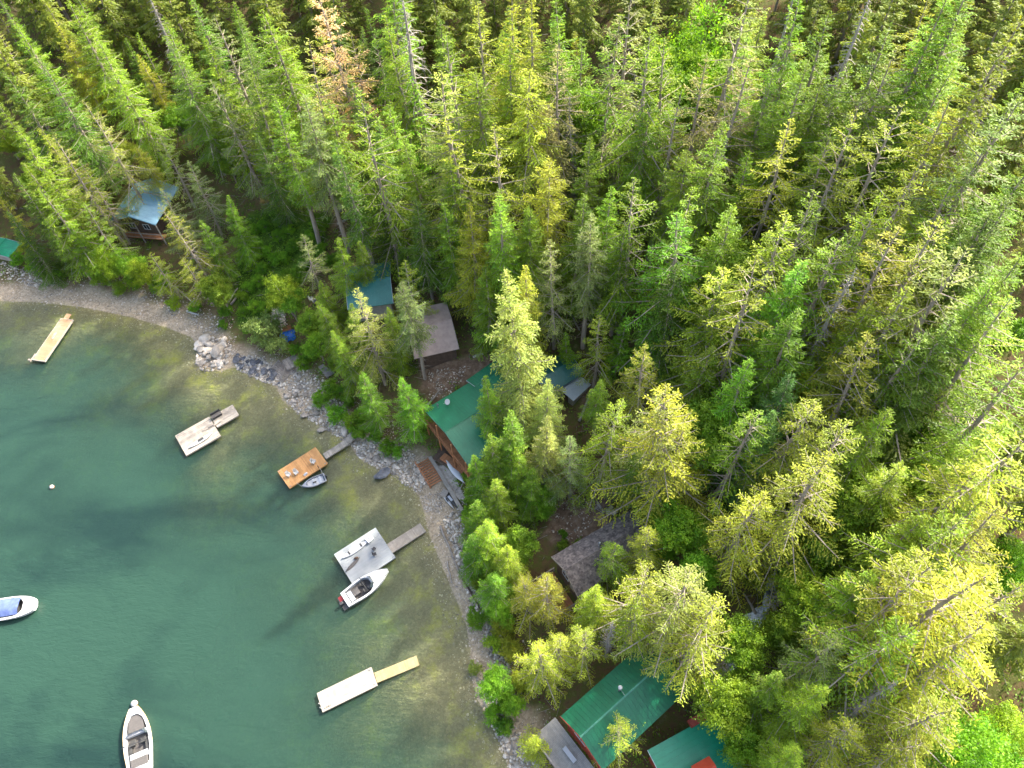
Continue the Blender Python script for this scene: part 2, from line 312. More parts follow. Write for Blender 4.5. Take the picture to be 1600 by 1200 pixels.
def water_mat():
    m = bpy.data.materials.new('lake_water'); m.use_nodes = True; n = m.node_tree.nodes; l = m.node_tree.links; n.remove(n['Principled BSDF']); out = n['Material Output']
    g = n.new('ShaderNodeNewGeometry')
    at = n.new('ShaderNodeAttribute'); at.attribute_name = 'depth'
    def noise(s, d_=4, mp=None, r=.55, dist=0):
        z = n.new('ShaderNodeTexNoise'); z.inputs['Scale'].default_value = s; z.inputs['Detail'].default_value = d_; z.inputs['Roughness'].default_value = r; z.inputs['Distortion'].default_value = dist
        if mp:
            q = n.new('ShaderNodeMapping'); q.inputs['Rotation'].default_value = (0, 0, mp[0]); q.inputs['Scale'].default_value = (mp[1], mp[2], 1); l.new(g.outputs['Position'], q.inputs[0]); l.new(q.outputs[0], z.inputs['Vector'])
        else: l.new(g.outputs['Position'], z.inputs['Vector'])
        return z.outputs[0]
    # turbidity: opacity = 1 - exp(-k depth)
    k = n.new('ShaderNodeMath'); k.operation = 'MULTIPLY'; k.inputs[1].default_value = -.48; l.new(at.outputs['Fac'], k.inputs[0])
    e = n.new('ShaderNodeMath'); e.operation = 'EXPONENT'; l.new(k.outputs[0], e.inputs[0])
    i = n.new('ShaderNodeMath'); i.operation = 'SUBTRACT'; i.inputs[0].default_value = 1; l.new(e.outputs[0], i.inputs[1])
    tr = n.new('ShaderNodeBsdfTransparent'); 
    tm = n.new('ShaderNodeMix'); tm.data_type = 'RGBA'; l.new(i.outputs[0], tm.inputs[0]); tm.inputs[6].default_value = (.93, .98, .82, 1); tm.inputs[7].default_value = (.45, .7, .5, 1); l.new(tm.outputs[2], tr.inputs[0])
    rp = n.new('ShaderNodeValToRGB'); rp.color_ramp.elements[0].position = .38; rp.color_ramp.elements[0].color = (.009, .025, .020, 1); rp.color_ramp.elements[1].position = .56; rp.color_ramp.elements[1].color = (.018, .046, .031, 1)  # darker stop: shade patches on the lake, painted into the water colour
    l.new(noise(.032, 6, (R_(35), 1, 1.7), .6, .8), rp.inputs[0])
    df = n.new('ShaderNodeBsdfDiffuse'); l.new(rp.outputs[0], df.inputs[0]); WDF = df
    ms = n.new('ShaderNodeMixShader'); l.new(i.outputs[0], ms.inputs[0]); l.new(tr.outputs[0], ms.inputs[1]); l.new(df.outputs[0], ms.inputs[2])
    # ripples
    b1 = n.new('ShaderNodeBump'); b1.inputs['Distance'].default_value = .22; b1.inputs['Strength'].default_value = .5; l.new(noise(1.1, 5, (R_(25), 1, 2.6), .6, .6), b1.inputs['Height'])
    b2 = n.new('ShaderNodeBump'); b2.inputs['Distance'].default_value = .35; b2.inputs['Strength'].default_value = .35; l.new(noise(.22, 3, (R_(40), 1, 2), .5, 1), b2.inputs['Height']); l.new(b1.outputs[0], b2.inputs['Normal'])
    l.new(b2.outputs[0], WDF.inputs['Normal']); gl = n.new('ShaderNodeBsdfGlossy'); gl.inputs['Roughness'].default_value = .12; l.new(b2.outputs[0], gl.inputs['Normal'])
    fr = n.new('ShaderNodeFresnel'); fr.inputs['IOR'].default_value = 1.33; l.new(b2.outputs[0], fr.inputs['Normal'])
    m2 = n.new('ShaderNodeMixShader'); l.new(fr.outputs[0], m2.inputs[0]); l.new(ms.outputs[0], m2.inputs[1]); l.new(gl.outputs[0], m2.inputs[2])
    l.new(m2.outputs[0], out.inputs[0]); return m
P3, F3 = grid(-190, 60, 251, -90, 130, 221); c3 = P3[F3].mean(1); keep = sdist(c3) < 3.0
dep = np.clip(-th(P3), 0, 20)
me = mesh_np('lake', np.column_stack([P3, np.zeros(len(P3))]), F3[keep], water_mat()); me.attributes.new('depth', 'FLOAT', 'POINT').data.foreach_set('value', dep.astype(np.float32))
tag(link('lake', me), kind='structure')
P4, F4 = grid(-1190, 60, 60, -1090, 130, 60); 
me = mesh_np('water', np.column_stack([P4, np.full(len(P4), -.02)]), F4, bpy.data.materials['lake_water']); me.attributes.new('depth', 'FLOAT', 'POINT').data.foreach_set('value', np.full(len(P4), 10, np.float32))
c4 = P4[F4].mean(1)
bpy.data.meshes.remove(me)
keep = ~((c4[:, 0] > -190) & (c4[:, 1] > -90)) & (sdist(c4) < 30)
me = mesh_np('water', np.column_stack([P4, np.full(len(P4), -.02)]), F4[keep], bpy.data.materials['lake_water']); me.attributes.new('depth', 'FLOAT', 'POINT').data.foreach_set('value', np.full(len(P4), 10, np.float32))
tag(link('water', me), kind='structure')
# ------------------------------------------------------------ buildings
def frame(pA, pB, z):
    A, B = U(*pA, z), U(*pB, z); d = B - A; L = float(np.hypot(d[0], d[1])); return A, B, L, math.atan2(d[1], d[0])
def building(name, label, cat, pA, pB, ze, depth, rise, roof, wall, sgn=1, over=.5, zb=None, ribs=.45, trim='redwood', ridge='greycap', rf=.5, wins=(), door=None, deckrail=None, group=None, far=True, down=0.0):
    """gable building: pA-pB is the eave-to-eave edge of one gable end in the picture; local x runs along it, local y into the house"""
    A, B, W, rz = frame(pA, pB, ze); ground = th1(A[0], A[1]); zb = ground - .6 if zb is None else zb
    o = root(name, (A[0], A[1], zb), rz, label, cat, group); H = ze - zb; D = depth * sgn; y0, y1 = (0, D) if sgn > 0 else (D, 0); xr = W * rf
    def slope(x0, z0, x1, z1, nm):
        m = MB(); m.slab([(x0, y0, z0), (x1, y0, z1), (x1, y1, z1), (x0, y1, z0)] if x1 > x0 else [(x1, y0, z1), (x0, y0, z0), (x0, y1, z0), (x1, y1, z1)], .12)
        if ribs:
            n = int(depth / ribs)
            for i in range(n + 1):
                y = y0 + .03 + (y1 - y0 - .06) * i / n; m.bar((x0, y, z0 + .005), (x1, y, z1 + .005), .05, .04)
        return m.build(nm, M[roof], o)
    r1 = slope(0, H, xr, H + rise, 'roof_slope'); r2 = slope(W, H - down, xr, H + rise, 'roof_slope')
    m = MB(); a1 = math.atan2(rise, xr); m.slab([(xr - .1, y0 - .04, H + rise - .1 * math.tan(a1) + .07), (xr, y0 - .04, H + rise + .085), (xr, y1 + .04, H + rise + .085), (xr - .1, y1 + .04, H + rise - .1 * math.tan(a1) + .07)], .03)
    a2 = (rise + down) / (W - xr); m.slab([(xr, y0 - .04, H + rise + .085), (xr + .1, y0 - .04, H + rise - .1 * a2 + .07), (xr + .1, y1 + .04, H + rise - .1 * a2 + .07), (xr, y1 + .04, H + rise + .085)], .03)
    m.build('ridge_cap', M[ridge], o)
    # walls: pentagon prism run along y
    v = over; wm = MB(); zl = H - .12 + v * rise / xr - .06; zr_ = H - down - .12 + v * a2 - .06; zt = H + rise - .2; ya, yb = y0 + v, y1 - v
    b = len(wm.v)
    pts = [(v, 0), (W - v, 0), (W - v, zr_), (xr, zt), (v, zl)]
    wm.v += [(x, ya, z) for x, z in pts] + [(x, yb, z) for x, z in pts]; wm.f += [(0, 1, 2, 3, 4), (9, 8, 7, 6, 5)] + [(i, i + 5, (i + 1) % 5 + 5, (i + 1) % 5) for i in range(5)]
    wm.build('wall', M[wall], o)
    # barge boards at both gable ends, fascia at the eaves
    for yy in (y0 - .045, y1 + .045):
        t = MB(); t.bar((0, yy, H - .09), (xr, yy, H + rise - .09), .05, .22); t.bar((xr, yy, H + rise - .09), (W, yy, H - down - .09), .05, .22); t.build('barge_board', M[trim], o)
    yf = ya - .02 if sgn > 0 else yb + .02; s = -1 if sgn > 0 else 1
    for (x, z, ww, hh) in wins:
        f = MB(); 
        for dx in (-1, 1): f.box((x + dx * (ww / 2 + .04), yf + s * .03, z), (.08, .06, hh + .16))
        for dz in (-1, 1): f.box((x, yf + s * .03, z + dz * (hh / 2 + .04)), (ww, .06, .08))
        f.box((x, yf + s * .03, z), (.05, .06, hh)); fo = f.build('window', M['white'], o)
        MB().box((x, yf + s * .005, z), (ww, .03, hh)).build('pane', M['glass'], fo)
    if door:
        x, z, ww, hh = door; dm = MB(); dm.box((x, yf + s * .03, z + hh / 2), (ww, .07, hh)); do = dm.build('door', M[trim], o)
        MB().box((x + ww * .35, yf + s * .09, z + hh * .48), (.12, .05, .05)).build('handle', M['alu'], do)
    return o, W, H, D
def fnode(o): return o
def railing(o, pts, z, h=1.0, mat='redwood', name='railing', step=.35):
    m = MB()
    for p, q in zip(pts[:-1], pts[1:]):
        L = math.dist(p, q); n = max(2, int(L / step))
        for i in range(n + 1):
            x, y = p[0] + (q[0] - p[0]) * i / n, p[1] + (q[1] - p[1]) * i / n; big = i % 5 == 0
            m.box((x, y, z + h / 2), (.1, .1, h) if big else (.045, .045, h - .08))
        m.bar((*p, z + h + .03), (*q, z + h + .03), .14, .07); m.bar((*p, z + .12), (*q, z + .12), .06, .06)
    return m.build(name, M[mat], o)
# the main cabin by the steps
A, W, H, D = building('green_roof_cabin', 'two-storey cabin with wide green ribbed metal roof and red-brown balcony above the timber steps', 'house', (663, 640), (733, 728), 7.6, 12.5, 1.35, 'greenroof', 'wallgreen',
    over=1.5, trim='greycap', ridge='greenroof', wins=[(3.2, 5.6, 1.6, 1.3), (6.0, 5.6, 2.0, 1.3), (9.2, 5.6, 1.5, 1.3), (4.0, 2.6, 1.2, 1.0), (8.2, 2.6, 1.2, 1.0)], door=(10.8, 3.9, .9, 2.1))
b = MB()
for i in range(int(W / .16)): b.box((.08 + i * .16, .55, 3.75), (.145, 1.9, .06))
b.build('balcony_floor', M['brownwood'], A)
railing(A, [(.1, -.35), (W - .1, -.35)], 3.8, 1.0, 'brownwood', step=.5)
b = MB()
for x in (.3, W * .33, W * .66, W - .3): b.box((x, -.3, 1.85), (.16, .16, 3.7)); b.box((x, -.3, 5.6), (.14, .14, 3.3))
b.build('balcony_posts', M['brownwood'], A)
v = MB(); v.tube([(1.1, 1.6, H + .25), (1.1, 1.6, H + 1.1)], .07, 10); v.tube([(1.1, 1.6, H + 1.1), (1.1, 1.6, H + 1.3)], [.17, .05], 10); v.build('vent_pipe', M['alu'], A, True)
v = MB(); v.tube([(2.0, 8.6, H + .4), (2.0, 8.6, H + 2.0)], .11, 12); v.tube([(2.0, 8.6, H + 2.0), (2.0, 8.6, H + 2.25)], [.22, .05], 12); v.build('chimney', M['alu'], A, True)
v = MB(); v.box((2.0, 8.6, H + .52), (.7, .7, .3)); v.build('chimney_base', M['greycap'], A)
# satellite dish on the roof
v = MB(); n = 14
for i in range(n):
    a, b2 = 2 * math.pi * i / n, 2 * math.pi * (i + 1) / n; c = (1.5, 2.9, H + .95)
    f = lambda a, r, k: (c[0] + r * math.cos(a), c[1] - k * .3 + r * math.sin(a) * .75, c[2] + r * math.sin(a) * .5 - k * .12 + .25 * r * r)
    v.poly([c, f(a, .24, 0), f(b2, .24, 0)]); v.poly([f(a, .24, 0), f(a, .45, -.2), f(b2, .45, -.2), f(b2, .24, 0)])
v.bar((1.5, 3.0, H + .3), (1.5, 2.95, H + .95), .05, .05); v.bar((1.5, 2.9, H + .9), (1.5, 2.3, H + 1.15), .03, .03); v.build('satellite_dish', M['whitep'], A)
# the lower green wing behind it
building('green_roof_annex', 'small annex with green metal roof and pale fascia behind the main cabin', 'cabin', (729, 594), (756, 620), 7.4, 5.2, .5, 'greenroof', 'wallgrey', over=.25, trim='zinc', ridge='greenroof', wins=[(1.6, 2.6, .8, .8)])
building('hidden_green_cabin', 'green roofed cabin largely hidden behind the tall pale conifer', 'cabin', (826, 583), (856, 617), 8.6, 6.2, .9, 'tealroof', 'wallgrey', over=.4, trim='zinc', ridge='tealroof', wins=[(2, 3, 1, 1)])
# corrugated lean-to
A_, B_, W_, rz = frame((862, 598), (896, 625), 8.0)
o = root('metal_roof_shed', (A_[0], A_[1], th1(A_[0], A_[1]) - .4), rz, 'small shed with pale corrugated metal roof beside the tall pale conifer', 'shed'); hb = 8.0 - o.location.z
m = MB(); m.slab([(0, 0, hb), (W_, 0, hb - .25), (W_, 3.6, hb), (0, 3.6, hb + .25)], .05); n = int(W_ / .2)
for i in range(n * 2): 
    if i % 2 == 0: m.bar((W_ * i / (2 * n) + .05, .02, hb + .02 - .25 * i / (2 * n)), (W_ * i / (2 * n) + .05, 3.58, hb + .27 - .25 * i / (2 * n)), .07, .04)
m.build('roof', M['zinc'], o); m = MB(); m.box((W_ / 2, 1.8, (hb - .35) / 2), (W_ - .6, 3.0, hb - .35)); m.build('wall', M['wallgrey'], o)
m = MB(); m.box((W_ * .6, .27, 1.4), (.85, .05, 2.0)); m.build('door', M['darkwood'], o)
m = MB(); m.tube([(W_ - .3, 3.3, hb - .3), (W_ - .3, 3.3, hb + 1.2)], .07, 8); m.tube([(W_ - .3, 3.3, hb + 1.2), (W_ - .3, 3.3, hb + 1.35)], [.14, .04], 8); m.build('stove_pipe', M['whitep'], o)
# the brown grey roof
C_, W, H, D = building('brown_roof_cabin', 'cabin with brown-grey two-tone roof under tall dark conifers', 'cabin', (697, 472), (717, 545), 8.4, 6.5, 1.3, 'brownroof', 'darkwood', sgn=-1, over=.4, trim='palewood', ridge='brownroof', ribs=.6, wins=[(3, 2.8, 1.4, 1.1), (7, 2.8, 1.4, 1.1)], door=(5, 1.6, .9, 2.0))
# the teal roof
building('teal_roof_cabin', 'cabin with plain blue-green metal roof half hidden behind the conifers uphill of the bank steps', 'cabin', (609, 409), (614, 474), 9.0, 6.8, 1.1, 'tealroof', 'wallgrey', sgn=-1, over=.4, trim='zinc', ridge='tealroof', ribs=.5, wins=[(3, 3, 1.2, 1.0)])
# pale blue roof
E_, W, H, D = building('blue_roof_cabin', 'pale blue roofed cabin with open timber porch among trees at the upper left', 'cabin', (171, 345), (243, 351), 8.2, 9.6, 1.6, 'blueroof', 'darkwood', over=1.4, trim='blueroof', ridge='blueroof', ribs=.7, wins=[(2.6, 2.8, 1.0, 1.0), (5.2, 2.8, 1.0, 1.0)])
m = MB()
for x in (.3, W / 2, W - .3): m.box((x, .25, (H - .2) / 2), (.16, .16, H - .2))
m.bar((.3, .25, 2.2), (W - .3, .25, 2.2), .1, .12); m.bar((.3, .25, 1.3), (W - .3, .25, 1.3), .1, .1); m.build('porch_posts', M['greywood'], E_)
m = MB(); m.box((W / 2, .8, 1.25), (W - .4, 1.4, .1)); m.build('porch_floor', M['brownwood'], E_)
# left edge: the turquoise roof of a boathouse
building('boathouse', 'turquoise roofed boathouse cut off at the left edge above the beach', 'boathouse', (-34, 392), (14, 402), 3.4, 3.6, .35, 'brightteal', 'wallgrey', over=.25, trim='zinc', ridge='brightteal', wins=[(1.4, 1.3, .6, .6)])
# the shingled cabin
S_, W, H, D = building('shingle_cabin', 'old cabin with worn brown wood shingle roof and a slatted front deck', 'cabin', (862, 870), (903, 932), 7.4, 11.5, 2.0, 'shingle', 'darkwood', over=.5, trim='greywood', ridge='shingle', ribs=0, wins=[(2.4, 3.6, 1.2, 1.0), (5.2, 3.6, 1.2, 1.0)], door=(3.9, 2.4, .9, 2.0))
r = random.Random(4)   # courses of shingles laid on both slopes
for x0, z0, x1, z1 in ((0, H, W / 2, H + 2.0), (W, H, W / 2, H + 2.0)):
    m = MB(); L = math.hypot(x1 - x0, z1 - z0); n = int(L / .22)
    for i in range(n):
        s = i / n; s2 = (i + 1.25) / n; y = .0
        while y < D - .02:
            wd = min(r.uniform(.14, .34), D - y); j = r.uniform(-.03, .03) / L; a, c = s + j, min(s2, 1)
            lift = .055 + r.uniform(0, .02)
            p = lambda t, yy, k: (x0 + (x1 - x0) * t, yy, z0 + (z1 - z0) * t + k)
            if x1 > x0: m.poly([p(a, y, lift), p(c, y, .02), p(c, y + wd - .012, .02), p(a, y + wd - .012, lift)])
            else: m.poly([p(c, y, .02), p(a, y, lift), p(a, y + wd - .012, lift), p(c, y + wd - .012, .02)])
            y += wd
    m.build('shingles', M['shingle'], S_)
m = MB(); m.tube([(W * .42, 5.2, H + 1.4), (W * .42, 5.2, H + 2.5)], .13, 12); m.tube([(W * .42, 5.2, H + 2.5), (W * .42, 5.2, H + 2.75)], [.26, .06], 12); m.build('chimney', M['alu'], S_, True)
m = MB()
for i in range(24): m.box((W / 2, -.1 - i * .16, H - 4.2), (W - .6, .145, .05))
m.build('deck_floor', M['brownwood'], S_); railing(S_, [(.3, .2), (.3, -3.9), (W - .3, -3.9), (W - .3, .2)], H - 4.2, 1.0, 'greywood')
m = MB()
for x in (.4, W - .4):
    for y in (-.4, -3.7): m.box((x, y, (H - 4.2) / 2 - .6), (.18, .18, H - 4.2 + 1.2))
m.build('deck_posts', M['greywood'], S_)
# the large green roof at the bottom
G_, W, H, D = building('large_green_roof_house', 'large house with deep green two-sided metal roof, dark red gable wall and grey lakeside deck', 'house', (876, 1119), (942, 1204), 8.6, 12.5, 2.1, 'greenroof2', 'redwood', over=.6, trim='redwood', ridge='greycap', ribs=.5, rf=.46,
    wins=[(2.6, 5.2, 1.6, 1.3), (5.4, 5.2, 1.8, 1.5), (8.0, 5.2, 1.4, 1.3), (3.0, 7.5, .9, .7)], door=(6.9, 3.6, .9, 2.1))
m = MB()
for i in range(22): m.box((W / 2 - .2, -.02 - i * .15, 3.5), (W + 1.4, .138, .05))
m.build('deck_floor', M['wallgrey'], G_); railing(G_, [(-.8, -3.2), (W + .4, -3.2)], 3.55, .9, 'greywood')
m = MB(); 
for x in (-.6, W * .3, W * .65, W + .2): m.box((x, -3.0, 1.4), (.18, .18, 4.2))
m.build('deck_posts', M['greywood'], G_)
m = MB(); m.box((W * .45, -1.2, 3.9), (1.8, .5, .06)); m.box((W * .45 - .7, -1.2, 3.7), (.08, .45, .36)); m.box((W * .45 + .7, -1.2, 3.7), (.08, .45, .36)); tb_ = m.build('deck_bench', M['whitep'])
tb_.parent = None; tb_.matrix_world = Matrix.Translation(G_.location) @ Matrix.Rotation(G_.rotation_euler.z, 4, 'Z'); tag(tb_, 'pale bench standing on the grey deck of the large green roofed house', 'bench')
m = MB(); m.tube([(W * .33, 6.2, H + 1.2), (W * .33, 6.2, H + 2.7)], .12, 12); m.build('flue_pipe', M['alu'], G_, True)
m = MB(); m.ball((W * .33, 6.2, H + 2.85), .24, 12, 8, 1, 1, .8); m.build('flue_cap', M['whitep'], G_, True)
m = MB(); m.bar((W * .33, 6.2, H + 2.3), (W * .46, 6.2, H + 2.1), .03, .03); m.build('flue_brace', M['alu'], G_)
# bright teal lower roof to the right of it
A_, B_, W_, rz = frame((1012, 1172), (1040, 1225), 7.0); gb = th1(A_[0], A_[1]) - .5
o = root('bright_teal_roof_annex', (A_[0], A_[1], gb), rz, 'low annex with bright teal panel roof right of the large green roofed house', 'annex'); hb = 7.0 - gb
m = MB(); Wn, Dn = 7.6, 8.0; m.slab([(0, 0, hb), (Wn, 0, hb - .5), (Wn, Dn, hb - .5), (0, Dn, hb)], .1)
for i in range(14): x = .1 + i * (Wn - .2) / 13; m.bar((x, .02, hb + .02 - .5 * x / Wn), (x, Dn - .02, hb + .02 - .5 * x / Wn), .05, .05)
m.build('roof', M['brightteal'], o); m = MB(); m.box((Wn / 2, Dn / 2, (hb - .8) / 2), (Wn - .8, Dn - .8, hb - .8)); m.build('wall', M['redwood'], o)
m = MB()
for y in (-.03, Dn + .03): m.bar((0, y, hb - .06), (Wn, y, hb - .56), .05, .2)
m.bar((Wn + .03, 0, hb - .56), (Wn + .03, Dn, hb - .56), .05, .2); m.build('fascia', M['zinc'], o)
m = MB(); m.box((-.2, Dn - 1.2, hb + .25), (.8, 3.2, .7)); m.build('parapet', M['redwood'], o)
q = onground(1102, 1204, 5.0)
o = root('orange_red_shed', (q[0], q[1], q[2] - 5), rz, 'small structure with an orange-red roof at the bottom edge beside the teal annex', 'shed')
m = MB(); m.slab([(-1.4, -1.6, 5.0), (0, -1.6, 5.5), (0, 1.6, 5.5), (-1.4, 1.6, 5.0)], .08); m.slab([(0, -1.6, 5.5), (1.4, -1.6, 5.0), (1.4, 1.6, 5.0), (0, 1.6, 5.5)], .08); m.build('roof', M['redroof'], o)
m = MB(); m.box((0, 0, 2.4), (2.3, 2.7, 4.9)); m.build('wall', M['darkwood'], o); m = MB(); m.box((0, -1.37, 3.5), (.7, .05, 1.6)); m.build('door', M['brownwood'], o)
o.scale = (.68, .68, 1)

# ------------------------------------------------------------ shore structures
def steps(name, label, pA, pB, wid, n, mat, side_mat=None, hz=.0, rails=True, thick=.28, group=None, zA=None, zB=None):
    """stair or ladder of planks from pA (low) to pB (high), both on the ground"""
    a, b = onground(*pA), onground(*pB); za = a[2] + .12 + hz if zA is None else zA; zb = b[2] + .25 + hz if zB is None else zB
    d = b[:2] - a[:2]; L = float(np.hypot(*d)); o = root(name, (a[0], a[1], za), math.atan2(d[1], d[0]), label, 'steps', group); rise = zb - za
    m = MB()
    for i in range(n): m.box((L * (i + .5) / n, 0, rise * (i + .5) / n + .05), (L / n * .55, wid - .1, .08))
    m.build('treads', M[mat], o)
    for s in (-1, 1):
        m = MB(); m.bar((-.1, s * wid / 2, -.12), (L + .1, s * wid / 2, rise - .12), .1, .3); m.build('stringer', M[side_mat or mat], o)
    return o, L, rise
o, L, rise = steps('timber_steps', 'red-brown timber steps leading from the beach up to the main green roofed cabin', (682, 757), (660, 722), 1.9, 11, 'brownwood', 'brownwood')
m = MB()
for s in (0, .33, .66, 1): m.box((L * s, 1.02, rise * s + .4), (.09, .09, 1.0))
m.bar((0, 1.02, .92), (L, 1.02, rise + .92), .1, .06); m.build('handrail', M['brownwood'], o)
steps('bank_steps', 'grey plank steps lying on the dark rocks by the small landing', (430, 590), (447, 572), 3.4, 12, 'greywood', 'greywood')
def deck(name, label, cat, pA, pB, wid, z, mat, n=None, side=1, edge=None):
    A, B, L, rz = frame(pA, pB, z); o = root(name, (A[0], A[1], z - .3), rz, label, cat); m = MB(); n = n or int(L / .15)
    for i in range(n): m.box((L * (i + .5) / n, side * wid / 2, .27), (L / n - .012, wid, .05))
    m.build('planks', M[mat], o); m = MB()
    for y in (.06, wid / 2, wid - .06): m.box((L / 2, side * y, .12), (L, .1, .22))
    m.build('joists', M[edge or mat], o)
    m = MB()
    for x in (.2, L - .2):
        for y in (.2, wid - .2): m.box((x, side * y, -.7), (.14, .14, 1.6))
    m.build('posts', M['greywood'], o); return o, L
q = onground(455, 562); deck('landing_deck', 'small square grey plank landing at the head of the bank steps', 'deck', (449, 578), (472, 566), 2.2, q[2] + .3, 'greywood')
q = onground(505, 580); deck('path_deck', 'grey plank walkway among boulders right of the small landing', 'deck', (497, 573), (511, 590), 1.4, q[2] + .3, 'greywood')
q = onground(700, 715); deck('cabin_deck', 'dark brown ground-level deck in front of the main green roofed cabin', 'deck', (676, 716), (704, 730), 2.4, q[2] + .5, 'darkwood')
q = onground(708, 727); deck('ramp_deck', 'orange-brown plank ramp beside the white upturned canoe', 'deck', (687, 716), (722, 740), 1.1, q[2] + .9, 'brownwood', edge='brownwood')
# concrete retaining wall along the upper edge of the gravel beach
pts = [onground(*p) for p in ((672, 716), (686, 738), (702, 765), (722, 800))]
o = root('retaining_wall', pts[0], 0, 'long low concrete retaining wall between the gravel beach and the cabin terrace', 'wall'); m = MB(); P0 = pts[0]; zt_ = max(p[2] for p in pts) + .35
for p, q in zip(pts[:-1], pts[1:]): m.bar(tuple((p - P0)[:2]) + (zt_ - P0[2] - .7,), tuple((q - P0)[:2]) + (zt_ - P0[2] - .7,), .42, 1.5)
m.build('wall', M['concrete'], o); m = MB()
for p, q in zip(pts[:-1], pts[1:]): m.bar(tuple((p - P0)[:2]) + (zt_ - P0[2] + .09,), tuple((q - P0)[:2]) + (zt_ - P0[2] + .09,), .52, .07)
m.build('coping', M['palewood'], o)
# gravel terrace behind it
def flat(name, label, cat, pxs, z, mat, t=.5, kind=None):
    P = [U(x, y, z) for x, y in pxs]; c = sum(P) / len(P); m = MB(); m.prism([(p[0] - c[0], p[1] - c[1]) for p in P], -t, 0)
    if sum((P[i][0] * P[(i + 1) % len(P)][1] - P[(i + 1) % len(P)][0] * P[i][1]) for i in range(len(P))) < 0: m.f = [f[::-1] for f in m.f]
    ob = m.build(name, M[mat]); ob.location = c; 
    if label: tag(ob, label, cat)
    else: tag(ob, kind=kind)
    return ob
flat('terrace', None, None, [(680, 728), (700, 726), (732, 750), (729, 790), (712, 776)], zt_ - .08, 'pebble', 2.0, 'structure')

# ------------------------------------------------------------ docks
def dock(name, label, pA, pB, wid, mat, side=-1, z=.5, plank=.15, across=True, rim=None, group=None, floats=True):
    """pA-pB one long edge in the picture; the dock lies to the given side of it"""
    A, B, L, rz = frame(pA, pB, z); o = root(name, (A[0], A[1], 0), rz, label, 'dock', group); m = MB()
    if across:
        n = int(L / plank)
        for i in range(n): m.box((L * (i + .5) / n, side * wid / 2, z - .025), (L / n - .012, wid - .16, .05))
    else:
        n = int(wid / plank)
        for i in range(n): m.box((L / 2, side * wid * (i + .5) / n, z - .025), (L - .16, wid / n - .012, .05))
    m.build('deck_planks', M[mat], o); m = MB()
    for y in (.04, wid - .04): m.box((L / 2, side * y, z - .13), (L, .08, .28))
    for x in (.04, L - .04): m.box((x, side * wid / 2, z - .13), (.08, wid - .16, .28))
    m.build('rim', M[rim or mat], o)
    if floats:
        k = max(2, int(L / 2.4))
        for i in range(k):
            m = MB(); m.box((L * (i + .5) / k, side * wid / 2, z - .5), (L / k * .7, wid * .85, .45)); m.build('float', M['black'], o, bevel=.06)
    return o, L
def put(o, child_name): pass
def cleat(o, x, y, z):
    m = MB(); m.box((x, y, z + .05), (.06, .06, .1)); m.bar((x - .14, y, z + .12), (x + .14, y, z + .12), .05, .05); m.build('cleat', M['alu'], o)
def local(o, x, y, z): 
    c, s = math.cos(o.rotation_euler.z), math.sin(o.rotation_euler.z); return (o.location.x + c * x - s * y, o.location.y + s * x + c * y, o.location.z + z)
# 1 far left dock
o, L = dock('floating_dock', 'narrow floating dock of pale and rust-stained boards off the sandy beach at far left', (50, 562), (95, 497), 2.3, 'rustwood', side=-1, across=True, rim='oldwood'); DOCK1 = o
m = MB(); m.box((L + .55, -.9, .44), (1.1, .9, .06)); m.build('end_step', M['rustwood'], o)
m = MB(); m.box((-.15, .35, .45), (.3, .3, .5)); m.box((.5, .3, .3), (1.6, .18, .12)); m.build('side_float', M['greywood'], o)
cleat(o, .5, -2.1, .5); cleat(o, L - .5, -.2, .5); cleat(o, .5, -.2, .5)
p = local(o, L * .58, -1.0, .5); k = root('paddle_board', p, o.rotation_euler.z + .05, 'small pale board lying on the far left dock', 'board'); m = MB(); m.prism([(-.75, 0), (-.6, -.22), (.5, -.24), (.8, 0), (.5, .24), (-.6, .22)], .01, .09); m.build('board', M['palewood'], k, bevel=.02); m = MB(); m.box((-.2, 0, .1), (.5, .3, .02)); m.build('pad', M['rustwood'], k)
# 2 white weathered dock
o, L = dock('floating_dock', 'whitish floating dock with a dark bench box and a white kayak on it', (291, 712), (345, 681), 4.3, 'oldwood', side=1, across=False, rim='palewood')
m = MB(); 
for i in range(16): m.box((L + .2 + 1.75, 1.9 + i * .145, .46), (3.6, .133, .05))
m.build('end_section', M['oldwood'], o); m = MB(); m.box((L + 1.95, 1.78, .36), (3.5, .1, .26)); m.build('end_rim', M['palewood'], o)
cleat(o, .4, .3, .5); cleat(o, .4, 4.0, .5)
p = local(o, L + 1.0, 3.6, .5); k = root('bench_box', p, o.rotation_euler.z, 'dark grey storage bench standing on the whitish dock', 'bench')
m = MB(); m.box((0, 0, .22), (1.5, .6, .4)); m.build('box', M['dgrey'], k, bevel=.02); m = MB(); m.box((0, 0, .45), (1.58, .68, .06)); m.build('lid', M['mgrey'], k); m = MB(); m.box((0, .3, .7), (1.5, .08, .45)); m.build('backrest', M['dgrey'], k)
def kayak(p, rz, L, W, label, mat='white', cat='kayak', h=.32, name='kayak'):
    k = root(name, p, rz, label, cat); n = 18; m = MB(); rings = []
    for i in range(n + 1):
        t = i / n * 2 - 1; w_ = W / 2 * max(0.03, (1 - abs(t) ** 2.3)); zz = .07 * t * t; b = len(m.v)
        for y, z in ((0, .0), (.75, .06), (1, .2), (.8, .28), (0, .34), (-.8, .28), (-1, .2), (-.75, .06)): m.v.append((t * L / 2, y * w_, z / .34 * h + zz))
        rings.append(b)
    for a, b in zip(rings[:-1], rings[1:]):
        for j in range(8): m.f.append((a + j, b + j, b + (j + 1) % 8, a + (j + 1) % 8))
    m.f += [tuple(rings[0] + j for j in range(8)), tuple(rings[-1] + j for j in range(8))[::-1]]
    m.build('hull', M[mat], k, True); return k
